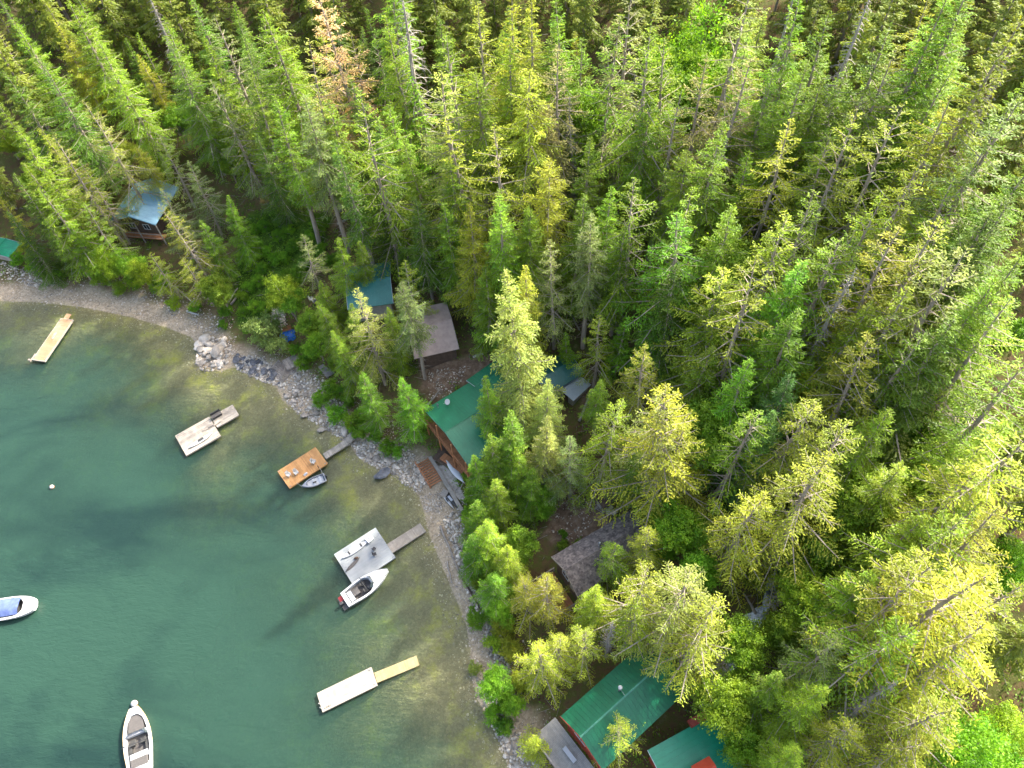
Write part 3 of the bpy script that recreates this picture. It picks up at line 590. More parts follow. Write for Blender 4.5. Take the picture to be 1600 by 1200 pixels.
k = kayak(local(o, L * .5, 1.0, .5), o.rotation_euler.z + .06, 4.0, .72, 'white kayak lying along the near edge of the whitish dock'); m = MB(); m.tube([(.5 * math.cos(t) + .1, .22 * math.sin(t), .375) for t in np.linspace(0, 6.28, 15)], .025, 6); m.build('cockpit_rim', M['black'], k); m = MB(); m.box((.1, 0, .345), (.85, .36, .03)); m.build('seat', M['dgrey'], k)
k = kayak(local(o, L * .95, 2.35, .5), o.rotation_euler.z - .03, 3.2, .34, 'slim pale paddle board lying beside the white kayak on the whitish dock', 'palewood', 'board', .12, 'paddle_board'); m = MB(); m.box((-.2, 0, .125), (1.0, .2, .02)); m.build('pad', M['mgrey'], k)
# 3 orange dock
o, L = dock('floating_dock', 'orange-brown cedar floating dock with three white chairs and a skiff tied alongside', (452, 763), (512, 724), 3.5, 'cedar', side=1, rim='cedar'); DOCK3 = o
for x, y in ((.3, .15), (L - .3, .15), (.2, 3.3)): cleat(o, x, y, .5)
m = MB(); m.tube([(L * .78, .2, -.4), (L * .78, .2, 1.1)], .07, 8); m.build('mooring_post', M['black'], o)
ADIR = []
def chair(p, rz, label, g='white chairs on the orange-brown dock'):
    k = root('chair', p, rz, label, 'chair', g); m = MB(); m.box((0, 0, .4), (.52, .5, .06)); m.build('seat', M['whitep'], k, bevel=.015)
    m = MB()
    for i in range(4): m.box((-.27, -.18 + i * .12, .72), (.04, .1, .62), tilt=(0, -.2))
    m.build('backrest', M['whitep'], k)
    for x, y in ((.22, .22), (.22, -.22), (-.22, .22), (-.22, -.22)): m = MB(); m.box((x, y, .19), (.05, .05, .38)); m.build('leg', M['whitep'], k)
    for s in (-1, 1): m = MB(); m.box((0, s * .27, .6), (.55, .08, .04)); m.box((.2, s * .27, .49), (.05, .05, .2)); m.build('armrest', M['whitep'], k)
    return k
chair(local(o, .95, 1.75, .5), o.rotation_euler.z - 1.2, 'white chair nearest the lake end of the orange-brown dock'); chair(local(o, 1.95, 1.35, .5), o.rotation_euler.z - 1.5, 'middle white chair of the orange-brown dock, next to the lake-end chair'); chair(local(o, L - 1.5, 1.3, .5), o.rotation_euler.z - 1.0, 'white chair standing alone near the gangway of the orange-brown dock')
p = local(o, 2.9, .45, .5); k = root('folded_towel', p, o.rotation_euler.z, 'white bundle lying at the lake-side edge of the orange-brown dock', 'bundle'); m = MB(); m.box((0, 0, .07), (.6, .35, .14), .2); m.box((.1, .02, .18), (.4, .28, .08), -.1); m.build('cloth', M['whitep'], k, bevel=.03)
def gangway(name, label, pA, pB, wid, mat, zA=.55, zB=.9, rails=False):
    A, B = U(*pA, zA), U(*pB, zB); d = B - A; L = float(np.hypot(d[0], d[1])); o = root(name, (A[0], A[1], zA), math.atan2(d[1], d[0]), label, 'gangway'); r_ = zB - zA; m = MB(); n = int(L / .15)
    for i in range(n): m.box((L * (i + .5) / n, 0, r_ * (i + .5) / n), (L / n - .012, wid, .045))
    m.build('deck_planks', M[mat], o)
    for s in (-1, 1): m = MB(); m.bar((0, s * (wid / 2 - .03), -.12), (L, s * (wid / 2 - .03), r_ - .12), .07, .18); m.build('side_beam', M[mat], o)
    return o, L
gangway('gangway', 'weathered plank gangway from the orange-brown dock towards the rocks', (507, 713), (543, 690), 1.0, 'oldwood', .55, .9)
gangway('gangway', 'short pale plank walkway climbing the rocks at the shore end of the gangway', (543, 690), (557, 670), 1.1, 'palewood', .95, 1.3)
# 4 grey dock
o, L = dock('floating_dock', 'wide pale grey floating dock with the white cruiser moored beside it', (552, 915), (618, 871), 5.3, 'dockgrey', side=1, across=False, plank=.3, rim='dockgrey'); DOCK4 = o
for x in (.3, L - .3): cleat(o, x, .15, .5)
gangway('gangway', 'straight pale cream gangway between the wide grey dock and the gravel beach', (609, 857), (661, 824), 1.5, 'palewood', .5, .42)
k = kayak(local(o, 2.6, 4.1, .5), o.rotation_euler.z + .02, 4.2, .85, 'large white canoe lying on the wide grey dock', 'white', 'canoe', .34, 'canoe'); m = MB(); m.box((-.9, 0, .36), (.25, .5, .04)); m.box((.9, 0, .36), (.25, .5, .04)); m.build('thwart', M['dgrey'], k)
k = kayak(local(o, 1.3, 2.5, .5), o.rotation_euler.z + .25, 2.6, .5, 'short grey paddle board lying on the wide grey dock', 'mgrey', 'board', .1, 'paddle_board'); m = MB(); m.box((-.9, 0, -.02 + .12), (.04, .2, .12)); m.build('fin', M['black'], k)
k = root('white_table', local(o, L - 1.5, 4.2, .5), o.rotation_euler.z + .2, 'square white table on the shore end of the wide grey dock', 'table'); m = MB(); m.box((0, 0, .52), (.95, .95, .06)); m.build('table_top', M['white'], k, bevel=.02)
for x in (-.4, .4):
    for y in (-.4, .4): m = MB(); m.box((x, y, .25), (.06, .06, .5)); m.build('leg', M['white'], k)
m = MB(); m.tube([(0, 0, .55), (0, 0, .72)], .06, 8); m.build('parasol_socket', M['dgrey'], k)
for (x, y, a, lb) in ((L - 1.7, 2.6, .4, 'dark folding chair near the middle of the wide grey dock, closer to the white table'), (L - 2.0, 1.9, -.3, 'dark folding chair near the middle of the wide grey dock, farther from the white table')):
    k = root('folding_chair', local(o, x, y, .5), o.rotation_euler.z + a, lb, 'chair', 'folding chairs on the grey dock'); m = MB(); m.box((0, 0, .38), (.44, .44, .04)); m.build('seat', M['black'], k); m = MB(); m.box((-.22, 0, .65), (.04, .42, .4), tilt=(0, -.2)); m.build('backrest', M['black'], k)
    for x2 in (-.2, .2):
        for y2 in (-.2, .2): m = MB(); m.box((x2, y2, .18), (.03, .03, .37)); m.build('leg', M['alu'], k)
k = root('duffel_bag', local(o, 2.1, 3.0, .5), .3, 'dark brown bag lying between the boards on the wide grey dock', 'bag'); m = MB(); m.ball((0, 0, .17), .2, 10, 7, 1.6, .9, .85); m.build('body', M['darkwood'], k, True); m = MB(); m.tube([(-.15, 0, .3), (-.08, 0, .43), (.08, 0, .43), (.15, 0, .3)], .018, 6); m.build('strap', M['black'], k)
# 5 bottom dock
o, L = dock('floating_dock', 'long silvery plank floating dock at the bottom, between sun patches painted on the lakebed', (504, 1113), (590, 1071), 2.35, 'oldwood', side=1, across=False, rim='palewood'); DOCK5 = o
for i in range(4): m = MB(); m.tube([(.35 + i * .25, .35, .5), (.35 + i * .25, .35, .75)], .035, 6); m.build('ladder_rung', M['black'], o)
m = MB(); m.tube([(-.05, .5, -.5), (-.05, .5, 1.0), (.25, .5, 1.0)], .03, 6); m.tube([(-.05, 1.0, -.5), (-.05, 1.0, 1.0), (.25, 1.0, 1.0)], .03, 6); m.build('ladder_rail', M['whitep'], o); cleat(o, L - .3, .3, .5); cleat(o, L - .3, 2.1, .5)
gangway('gangway', 'brown-stained gangway sloping from the long silvery dock down into the shallows', (587, 1059), (653, 1032), 1.25, 'rampwood', .45, .16)

# ------------------------------------------------------------ boats
def hull(o, L, W, fb=.75, open_=(.12, .68), foredeck=True, mat='white', bow=2.2, transom=.82, inner='mgrey', stripe=None, rise=.25, inset=.2, nose=0.0):
    """bow towards +x; open_ = cockpit from/to as a share of the length"""
    N = 26; ts = [i / N for i in range(N + 1)]
    hw = lambda t: W / 2 * (transom + (1 - transom) * min(1, t / .35)) * (1 - (1 - nose) * max(0, (t - .42) / .58) ** bow) + .02
    zg = lambda t: fb + rise * max(0, (t - .3) / .7) ** 1.6
    m = MB()
    for t in ts:
        w_ = hw(t); x = (t - .5) * L; k = max(0, (t - .7) / .3) ** 2
        for y, z in ((0, -.3 + k * .35), (.62, -.16 + k * .35), (.90, .16 + k * .2), (1.0, zg(t) * .7), (1.0, zg(t))):
            m.v.append((x, y * w_, z)); 
        for y, z in ((1.0, zg(t)), (1.0, zg(t) * .7), (.90, .16 + k * .2), (.62, -.16 + k * .35)): m.v.append((x, -y * w_, z))
    for i in range(N):
        for j in range(4):
            a = i * 9 + j; b = a + 9; m.f.append((a, b, b + 1, a + 1))
        for j in range(5, 8): a = i * 9 + j; b = a + 9; m.f.append((a, b, b + 1, a + 1))
        a = i * 9 + 8; b = a + 9; m.f.append((a, b, i * 9 + 9, i * 9))
    m.f.append(tuple(range(9))); m.f.append(tuple(N * 9 + i for i in range(9))[::-1])
    m.build('hull', M[mat], o)
    # deck with a cockpit opening
    t0, t1 = open_; m = MB(); ci = lambda t: max(.05, hw(t) - inset) * (1 - max(0, (t - (t1 - .12)) / .12) ** 3 * .45 if t > t1 - .12 else 1)
    for a, b in zip(ts[:-1], ts[1:]):
        xa, xb = (a - .5) * L, (b - .5) * L; za, zb = zg(a) + .012, zg(b) + .012
        if b <= t0 + .001 or a >= t1 - .001: m.poly([(xa, -hw(a), za), (xb, -hw(b), zb), (xb, 0, zb + .05), (xa, 0, za + .05)]); m.poly([(xa, 0, za + .05), (xb, 0, zb + .05), (xb, hw(b), zb), (xa, hw(a), za)])
        else:
            for s in (-1, 1):
                q = [(xa, s * hw(a), za), (xb, s * hw(b), zb), (xb, s * ci(b), zb + .03), (xa, s * ci(a), za + .03)]; m.poly(q if s < 0 else q[::-1])
                q = [(xa, s * ci(a), za + .03), (xb, s * ci(b), zb + .03), (xb, s * ci(b), .12), (xa, s * ci(a), .12)]; m.poly(q if s < 0 else q[::-1])
    def idx(t): return min(ts, key=lambda v: abs(v - t))
    for t in (idx(t0), idx(t1)): x = (t - .5) * L; m.poly([(x, -ci(t), .12), (x, ci(t), .12), (x, ci(t), zg(t) + .03), (x, -ci(t), zg(t) + .03)])
    m.build('deck', M[mat], o); a, b = idx(t0), idx(t1); m = MB()
    mid = [t for t in ts if a <= t <= b]
    for p, q in zip(mid[:-1], mid[1:]): m.poly([((p - .5) * L, -ci(p), .13), ((q - .5) * L, -ci(q), .13), ((q - .5) * L, ci(q), .13), ((p - .5) * L, ci(p), .13)])
    m.build('cockpit_floor', M[inner], o)
    m = MB()
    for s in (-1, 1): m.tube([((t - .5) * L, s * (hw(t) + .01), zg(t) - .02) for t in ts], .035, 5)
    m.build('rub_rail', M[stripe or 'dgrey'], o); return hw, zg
def boatframe(pS, pB, z): A, B = U(*pS, z), U(*pB, z); d = B - A; return (A + B) / 2, float(np.hypot(d[0], d[1])), math.atan2(d[1], d[0])
# white cruiser at the grey dock
c, L, rz = boatframe((538, 937), (606, 890), .9); W = L * .40
o = root('motor_boat', (c[0], c[1], 0), rz, 'white cabin cruiser with open cockpit and outboard moored alongside the wide grey dock', 'boat'); hw, zg = hull(o, L, W, .8, (.08, .60), inset=.22, rise=.3)
m = MB(); m.prism([(.6, -.85), (1.5, -.75), (2.2, -.3), (2.2, .3), (1.5, .75), (.6, .85)], .82, 1.25); m.build('cabin_top', M['white'], o, bevel=.08)
m = MB(); 
for (a, b2) in (((.35, -.95), (.95, -.55)), ((.95, -.55), (.95, .55)), ((.95, .55), (.35, .95))): m.poly([(*a, 1.2), (*b2, 1.25), (b2[0] - .25, b2[1] * .9, 1.75), (a[0] - .2, a[1] * .9, 1.65)])
m.build('windscreen', M['glass'], o)
for y in (-.5, .5):
    m = MB(); m.box((-.35, y, .5), (.55, .5, .16)); m.box((-.6, y, .8), (.12, .5, .5)); m.build('helm_seat', M['dgrey'], o, bevel=.03)
m = MB(); m.box((-L * .36, 0, .42), (.6, W * .55, .5)); m.build('stern_bench', M['seat'], o, bevel=.04)
m = MB(); m.box((-L * .24, .1, .45), (.9, .9, .55)); m.build('engine_box', M['mgrey'], o, bevel=.04)
m = MB(); m.box((.2, -.5, .8), (.4, .6, .35)); m.build('dashboard', M['black'], o, bevel=.03); m = MB(); m.tube([(-.02 + 0, -.5 + .17 * math.cos(t), .95 + .17 * math.sin(t)) for t in np.linspace(0, 6.28, 13)], .02, 5); m.build('steering_wheel', M['black'], o)
m = MB(); m.tube([(-.15, -1.0, 1.0), (-.3, -.9, 1.9), (-.3, .9, 1.9), (-.15, 1.0, 1.0)], .035, 6); m.build('arch', M['dgrey'], o)
m = MB(); m.box((-L / 2 - .35, 0, .18), (.7, W * .75, .07)); m.build('swim_platform', M['mgrey'], o)
m = MB(); m.box((-L / 2 - .3, W * .26, .225), (.5, .7, .012)); m.build('decal', M['boat_text'], o)
m = MB(); m.box((-L / 2 - .55, -.1, .55), (.5, .38, .55)); m.box((-L / 2 - .6, -.1, 0), (.2, .14, .8)); m.build('outboard_motor', M['black'], o, bevel=.06)
m = MB(); m.tube([(L * .18, -W * .36, zg(.68) + .35), (L * .36, -W * .22, zg(.86) + .4), (L * .49, 0, zg(1) + .4), (L * .36, W * .22, zg(.86) + .4), (L * .18, W * .36, zg(.68) + .35)], .02, 5)
for t, s in ((.7, 1), (.7, -1), (.86, 1), (.86, -1)): m.tube([((t - .5) * L, s * hw(t) * .9, zg(t)), ((t - .5) * L, s * hw(t) * .85, zg(t) + .38)], .015, 5)
m.build('bow_rail', M['alu'], o)
# aluminium skiff
c, L, rz = boatframe((508, 745), (472, 760), .45); W = L * .44
o = root('skiff', (c[0], c[1], 0), rz, 'small aluminium skiff with bench seats tied to the orange-brown dock', 'boat'); hull(o, L, W, .42, (.06, .78), mat='alu', inner='seat', transom=.9, rise=.15, inset=.1)
for x in (-.28, .0, .24): m = MB(); m.box((L * x, 0, .34), (.26, W * .74, .05)); m.build('bench_seat', M['seat'], o)
m = MB(); m.box((-L / 2 - .12, 0, .55), (.28, .24, .36)); m.box((-L / 2 - .12, 0, .1), (.1, .08, .7)); m.build('outboard_motor', M['black'], o, bevel=.04); m = MB(); m.box((-.1, .12, .4), (.5, .2, .16)); m.build('fuel_tank', M['dgrey'], o, bevel=.02)
SK = o
def rope(p, q, label):
    p, q = Vector(p), Vector(q); m = MB(); n = 8; m.tube([tuple((q - p) * (i / n) + Vector((0, 0, -.12 * math.sin(math.pi * i / n)))) for i in range(n + 1)], .022, 6); ob = m.build('mooring_rope', M['rope']); ob.location = p; tag(ob, label, 'rope')
rope(local(SK, L / 2, 0, .55), local(DOCK3, 1.2, .1, .55), 'pale rope from the bow of the skiff to the orange-brown dock'); rope(local(SK, -L / 2 + .1, W * .3, .45), local(DOCK3, 5.0, .1, .55), 'pale rope from the stern of the skiff to the orange-brown dock')
# ski boat at the bottom
c, L, rz = boatframe((219, 1205), (209, 1107), .8); L *= 1.03; W = L * .42
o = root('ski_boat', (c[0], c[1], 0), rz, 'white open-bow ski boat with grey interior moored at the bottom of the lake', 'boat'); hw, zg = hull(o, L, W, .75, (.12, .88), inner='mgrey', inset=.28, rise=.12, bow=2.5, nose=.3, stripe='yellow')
m = MB(); m.prism([(L * .13, -W * .30), (L * .30, -W * .26), (L * .375, -W * .1), (L * .375, W * .1), (L * .30, W * .26), (L * .13, W * .30)], .66, .72); m.build('bow_mat', M['mgrey'], o)
m = MB(); m.box((L * .10, 0, .5), (.35, W * .78, .62)); m.build('console', M['white'], o, bevel=.05)
m = MB()
for a, b2 in (((L * .05, -W * .42), (L * .13, -W * .3)), ((L * .13, -W * .3), (L * .13, W * .3)), ((L * .13, W * .3), (L * .05, W * .42))): m.poly([(*a, .82), (*b2, .86), (b2[0] - .25, b2[1] * .92, 1.25), (a[0] - .2, a[1] * .92, 1.15)])
m.build('windscreen', M['glass'], o)
for y in (-.55, .55): m = MB(); m.box((-L * .02, y, .42), (.6, .6, .22)); m.box((-L * .07, y, .68), (.14, .6, .4)); m.build('seat', M['dgrey'], o, bevel=.04)
for s in (-1, 1): m = MB(); m.box((-L * .12, s * W * .30, .38), (1.4, .38, .34)); m.build('side_bench', M['dgrey'], o, bevel=.04)
m = MB(); m.box((-L * .24, 0, .5), (.7, W * .66, .36)); m.build('rear_seat', M['seat'], o, bevel=.05)
m = MB(); m.box((-L * .345, 0, .62), (1.0, W * .62, .4)); m.build('engine_hatch', M['mgrey'], o, bevel=.05)
m = MB(); m.box((-L / 2 - .3, 0, .24), (.75, W * .72, .1)); m.build('swim_platform', M['white'], o, bevel=.03)
m = MB(); m.tube([(-L * .02, -W * .44, .8), (-L * .1, -W * .40, 1.9), (-L * .1, W * .40, 1.9), (-L * .02, W * .44, .8)], .04, 6); m.build('tow_tower', M['black'], o)
SKI = (o, L)
# boat with the blue canvas, cut off by the left edge
c, L, rz = boatframe((-42, 958), (54, 944), .8); W = L * .38
o = root('canvas_covered_boat', (c[0], c[1], 0), rz, 'white boat under a blue canvas cover at the left edge of the lake', 'boat'); hw, zg = hull(o, L, W, .75, (.12, .80), inner='dgrey', inset=.26, bow=3.4, nose=.5, rise=.1)
m = MB(); n = 12; xs = [L * (-.30 + .56 * i / n) for i in range(n + 1)]; 
for i, x in enumerate(xs):
    t = x / L + .5; w_ = hw(t) - .12
    for j in range(9): a = j / 8 * 2 - 1; m.v.append((x, a * w_ * (.95 if a > -.5 else .8), zg(t) + .08 + .55 * (1 - a * a) * (1 - .35 * abs(i / n * 2 - 1)) + .05 * math.sin(i * 2.1 + j)))
for i in range(n):
    for j in range(8): b = i * 9 + j; m.f.append((b, b + 9, b + 10, b + 1))
m.build('canvas_cover', M['canvas'], o, True)
m = MB(); m.box((-L * .36, -W * .12, .5), (.7, W * .5, .3)); m.build('stern_seat', M['seat'], o, bevel=.04); m = MB(); m.box((L * .5 + .1, 0, zg(1) + .03), (.3, .12, .08)); m.build('bow_roller', M['alu'], o)
BLU = (o, L)
def buoy(px, py, r, label, g):
    c = U(px, py, .25); k = root('mooring_buoy', (c[0], c[1], 0), 0, label, 'buoy', g); m = MB(); m.ball((0, 0, r * .35), r, 16, 10); m.build('float', M['white'], k, True); m = MB(); m.tube([(0, 0, r * .05), (0, 0, r * .3)], r * 1.03, 18); m.build('band', M['orange'], k)
    m = MB(); m.tube([(0, 0, r * 1.3), (0, 0, r * 1.55)], .05, 8); m.tube([(.09 * math.cos(t), 0, r * 1.6 + .09 * math.sin(t)) for t in np.linspace(0, 6.28, 9)], .02, 5); m.build('ring', M['orange'], k)
buoy(80, 760, .30, 'lone orange and white mooring buoy in the open water', 'mooring buoys'); buoy(209, 1099, .38, 'orange and white mooring buoy at the bow of the ski boat', 'mooring buoys')
# canoe on the terrace, kayaks on the beach
q = onground(712, 742); kayak((q[0], q[1], q[2] + .8), -.98, 4.4, .95, 'white upturned canoe beside the brown ramp below the cabin', 'white', 'canoe', .4, 'canoe')
q = onground(704, 781)
k = kayak((q[0], q[1], q[2] + .1), R_(-56), 3.6, .6, 'grey kayak drawn up against the retaining wall', 'dgrey', 'kayak', .34); m = MB(); m.box((0, 0, .36), (.9, .34, .03)); m.build('seat', M['seat'], k)
q = onground(699, 783); k = kayak((q[0], q[1], q[2] + .1), R_(-56), 3.2, .36, 'slim white kayak lying on the lake side of the grey kayak', 'whitep', 'kayak', .25); m = MB(); m.box((0, 0, .26), (.6, .2, .03)); m.build('seat', M['black'], k)
q = onground(695, 773); k = root('wooden_box', (q[0], q[1], q[2]), R_(-30), 'pale wooden crate on the beach at the end of the kayaks', 'crate'); m = MB()
for i in range(4): m.box((0, -.4 + i * .27, .5), (.9, .24, .04))
m.build('lid', M['palewood'], k); m = MB(); m.box((0, 0, .24), (.86, 1.04, .46)); m.build('body', M['oldwood'], k)
# blue tarp over stacked boards
q = onground(451, 524); k = root('tarp_pile', (q[0], q[1], q[2] - .1), .3, 'round bright blue tarp with brown boards piled on it among the shore bushes', 'tarp'); m = MB(); n = 20; m.v.append((0, 0, 1.0))
for rr_, zz in ((.5, .95), (1.0, .7), (1.35, .1)):
    for i in range(n): a = 2 * math.pi * i / n; j = 1 + .09 * math.sin(5 * a) + .05 * math.sin(9 * a); m.v.append((rr_ * j * math.cos(a), rr_ * j * math.sin(a), zz + .05 * math.sin(7 * a)))
for i in range(n):
    m.f.append((0, 1 + i, 1 + (i + 1) % n))
    for g in range(2): a = 1 + g * n + i; b2 = 1 + g * n + (i + 1) % n; m.f.append((a, a + n, b2 + n, b2))
m.build('tarp', M['bluetarp'], k)
m = MB()
for i in range(6): m.box((-.1 + .06 * i, .25 + i * .17, 1.06), (1.7 - .1 * i, .12, .06), .12 * (i % 3 - 1))
m.build('boards', M['brownwood'], k)
for j, (x, y) in enumerate(((487, 470), (492, 473))):
    q = onground(x, y); kk = chair((q[0], q[1], q[2]), 2.2 * j, ('left' if j == 0 else 'right') + ' one of two white garden chairs behind the shore bushes', 'white garden chairs')
q = onground(505, 415); k = root('white_rail_fence', (q[0], q[1], q[2]), .5, 'short white rail fence standing between the meadow and teal roof', 'fence'); m = MB(); m.box((0, 0, .9), (3.0, .08, .1)); m.box((0, 0, .5), (3.0, .06, .1)); m.build('rail', M['whitep'], k)
for x in (-1.4, 0, 1.4): m = MB(); m.box((x, 0, .45), (.1, .1, 1.0)); m.build('post', M['whitep'], k)
# wood shed and woodpile uphill of the shingled cabin
q = onground(950, 782); k = root('wood_shelter', (q[0], q[1], q[2] - .2), R_(32), 'open dark lean-to shelter behind the upper end of the shingled cabin', 'shelter'); m = MB(); m.slab([(-1.8, -1.1, 1.9), (1.8, -1.1, 1.9), (1.8, 1.1, 2.5), (-1.8, 1.1, 2.5)], .08); m.build('roof', M['darkwood'], k)
m = MB()
for x in (-1.6, 1.6):
    for y, h_ in ((-.95, 1.85), (.95, 2.4)): m.box((x, y, h_ / 2), (.12, .12, h_))
m.build('posts', M['greywood'], k)
m = MB(); r = random.Random(3)
for i in range(9):
    for j in range(5): m.tube([(-1.4 + i * .33, -.4 + r.uniform(-.04, .04), .15 + j * .24), (-1.4 + i * .33, .5, .15 + j * .24)], .12, 7)
ob = m.build('woodpile', M['palewood']); ob.location = k.location; ob.rotation_euler = k.rotation_euler; tag(ob, 'stack of cut firewood under the dark lean-to shelter', 'woodpile')
o, L, rise = steps('garden_steps', 'short grey steps at the foot of the dark lean-to shelter', (936, 800), (943, 790), 1.2, 5, 'greywood')
q = onground(955, 800); m = MB()
for i in range(4): m.box((.5 * math.cos(i * 1.7), .4 * math.sin(i * 1.7), .2 + .1 * i), (.7, .5, .3), i * .8)
ob = m.build('stone_stack', M['rock'], bevel=.04); ob.location = (q[0], q[1], q[2]); tag(ob, 'heap of squared grey stones beside the garden steps', 'stones')

# ------------------------------------------------------------ rocks, driftwood, creek
def rockmesh(seed, mat):
    r = np.random.default_rng(seed); m = MB(); m.ball((0, 0, 0), 1, 9, 6); V = np.array(m.v); q = r.normal(size=(5, 3)); q /= np.linalg.norm(q, axis=1)[:, None]
    for n in q: dcut = r.uniform(.55, .85); e = V @ n - dcut; V -= np.where(e > 0, e, 0)[:, None] * n
    V += r.normal(size=V.shape) * .05; V *= r.uniform(.75, 1.2, 3) * [1, 1, .62]; me = bpy.data.meshes.new('rock'); me.from_pydata([tuple(v) for v in V], [], m.f); me.materials.append(mat); me.update(); return me
for k_ in ('rock', 'darkrock', 'palerock'):   # vary stone to stone
    mt = M[k_]; nn = mt.node_tree; oi = nn.nodes.new('ShaderNodeObjectInfo'); mr = [x for x in nn.nodes if x.type == 'MAP_RANGE'][0]; nn.links.new(oi.outputs['Random'], mr.inputs[0])
RK = {k_: [rockmesh(100 + i + ord(k_[0]), M[k_]) for i in range(5)] for k_ in ('rock', 'darkrock', 'palerock')}
rk = random.Random(9); NR = 0
def rocks(n, region, mat, smin, smax, label, group, name='rock', lift=0.0, pw=2.0):
    """n stones strewn in the part of the ground the given picture polygon shows"""
    global NR
    W3 = [onground(*p)[:2] for p in region]; poly = np.array(W3); lo, hi = poly.min(0), poly.max(0); k = 0; tries = 0
    while k < n and tries < n * 60:
        tries += 1; x, y = rk.uniform(lo[0], hi[0]), rk.uniform(lo[1], hi[1])
        if not inpoly(np.array([[x, y]]), poly)[0]: continue
        s = smin + (smax - smin) * rk.random() ** pw; o = link(name, RK[mat][rk.randrange(5)]); o.location = (x, y, th1(x, y) + s * .12 + lift * rk.random()); o.scale = (s * rk.uniform(.8, 1.3), s, s * rk.uniform(.7, 1.2)); o.rotation_euler = (rk.uniform(-.3, .3), rk.uniform(-.3, .3), rk.uniform(0, 6.3)); tag(o, label, 'rock', group); k += 1; NR += 1
rocks(46, [(308, 540), (322, 530), (352, 530), (362, 548), (350, 572), (318, 580), (308, 565)], 'palerock', .28, .8, 'pale rock heaped on the small point at the end of the sandy beach', 'pale rocks on the small point', lift=.5)
for (x, y, s, lb) in ((321, 532, .95, 'round pale boulder at the beach side of the rock point'), (341, 551, 1.25, 'largest flat pale boulder in the middle of the rock point'), (311, 547, .8, 'pale oval boulder at the water side of the rock point')):
    q = onground(x, y); o = link('boulder', RK['palerock'][rk.randrange(5)]); o.location = (q[0], q[1], q[2] + .5); o.scale = (s * 1.2, s, s * .8); o.rotation_euler = (0, 0, rk.uniform(0, 6)); tag(o, lb, 'boulder')
rocks(38, [(365, 552), (410, 562), (437, 585), (440, 602), (415, 595), (372, 574)], 'darkrock', .25, .6, 'dark broken rock on the shore below the pale willow bush', 'dark rocks below the willow bush', lift=.35)
rocks(38, [(440, 600), (480, 585), (520, 630), (550, 660), (545, 692), (510, 668), (460, 640)], 'rock', .22, .55, 'grey rock on the bank between the bank steps and the gangway', 'grey rocks left of the gangway', lift=.25)
rocks(38, [(550, 690), (585, 690), (640, 715), (665, 745), (650, 765), (610, 738), (565, 715)], 'rock', .22, .55, 'grey rock on the bank between the gangway and the timber steps', 'grey rocks right of the gangway', lift=.25)
q = onground(598, 742); o = link('boulder', RK['darkrock'][1]); o.location = (q[0], q[1], q[2] + .5); o.scale = (1.25, .85, .8); o.rotation_euler = (0, 0, .5); tag(o, 'large grey boulder standing in the shallows between the gangway and timber steps', 'boulder')
for (x, y, s, lb) in ((541, 675, .9, 'large pale boulder just left of the short plank walkway'), (503, 673, .6, 'dark wet boulder at the waterline left of the gangway'), (495, 648, .6, 'dark boulder at the waterline below the round lime bush')):
    q = onground(x, y); o = link('boulder', RK['rock'][2]); o.location = (q[0], q[1], q[2] + .35); o.scale = (s, s * .9, s * .75); o.rotation_euler = (0, 0, rk.uniform(0, 6)); tag(o, lb, 'boulder')
rocks(34, [(695, 810), (712, 800), (735, 870), (765, 960), (790, 1050), (770, 1030), (735, 950), (712, 880)], 'palerock', .16, .42, 'small pale rock between the right gravel beach and the bushes', 'small pale rocks on the right shore', lift=.1)
rocks(14, [(748, 1080), (770, 1085), (800, 1150), (830, 1200), (800, 1200), (775, 1140)], 'rock', .2, .5, 'grey rock at the foot of the bank left of the large green roof', 'grey rocks at the bottom of the shore', lift=.1)
rocks(14, [(425, 482), (438, 478), (445, 505), (440, 520), (425, 505)], 'rock', .25, .6, 'grey rock lying uphill of the blue tarp', 'rocks above the blue tarp', lift=.2)
# pebbles of the beaches
r = np.random.default_rng(21); Q = []
for a, b in zip(SH[1:-3], SH[2:-2]):
    n = int(np.linalg.norm(b - a) * 95); t = r.random((n, 1)); nd = np.array([-(b - a)[1], (b - a)[0]]); nd /= np.linalg.norm(nd); nd = nd if sdist((a + b)[None] / 2 + nd * .5)[0] > 0 else -nd
    Q.append(a + (b - a) * t + nd * (r.uniform(-2.2, 7.0, (n, 1))))
Q = np.concatenate(Q); z = th(Q); n = len(Q); s = r.uniform(.035, .10, n) + (r.random(n) < .08) * r.uniform(.03, .14, n); base = np.array([[1, 0, 0], [0, 1, 0], [-1, 0, 0], [0, -1, 0], [0, 0, .7]])
V = (base[None] * s[:, None, None] * r.uniform(.7, 1.3, (n, 5, 1))); a = r.uniform(0, 6.28, n); ca, sa = np.cos(a)[:, None], np.sin(a)[:, None]; V = np.stack([V[..., 0] * ca - V[..., 1] * sa, V[..., 0] * sa + V[..., 1] * ca, V[..., 2]], -1) + np.column_stack([Q, z])[:, None]
B = np.arange(n)[:, None] * 5; Fp = np.concatenate([B + [0, 1, 4], B + [1, 2, 4], B + [2, 3, 4], B + [3, 0, 4]]); print('PEBBLES', n)
tag(link('pebbles', mesh_np('pebbles', V.reshape(-1, 3), Fp, M['pebble'])), 'loose grey and pale pebbles strewn along the whole lake shore', 'pebbles', kind='stuff')
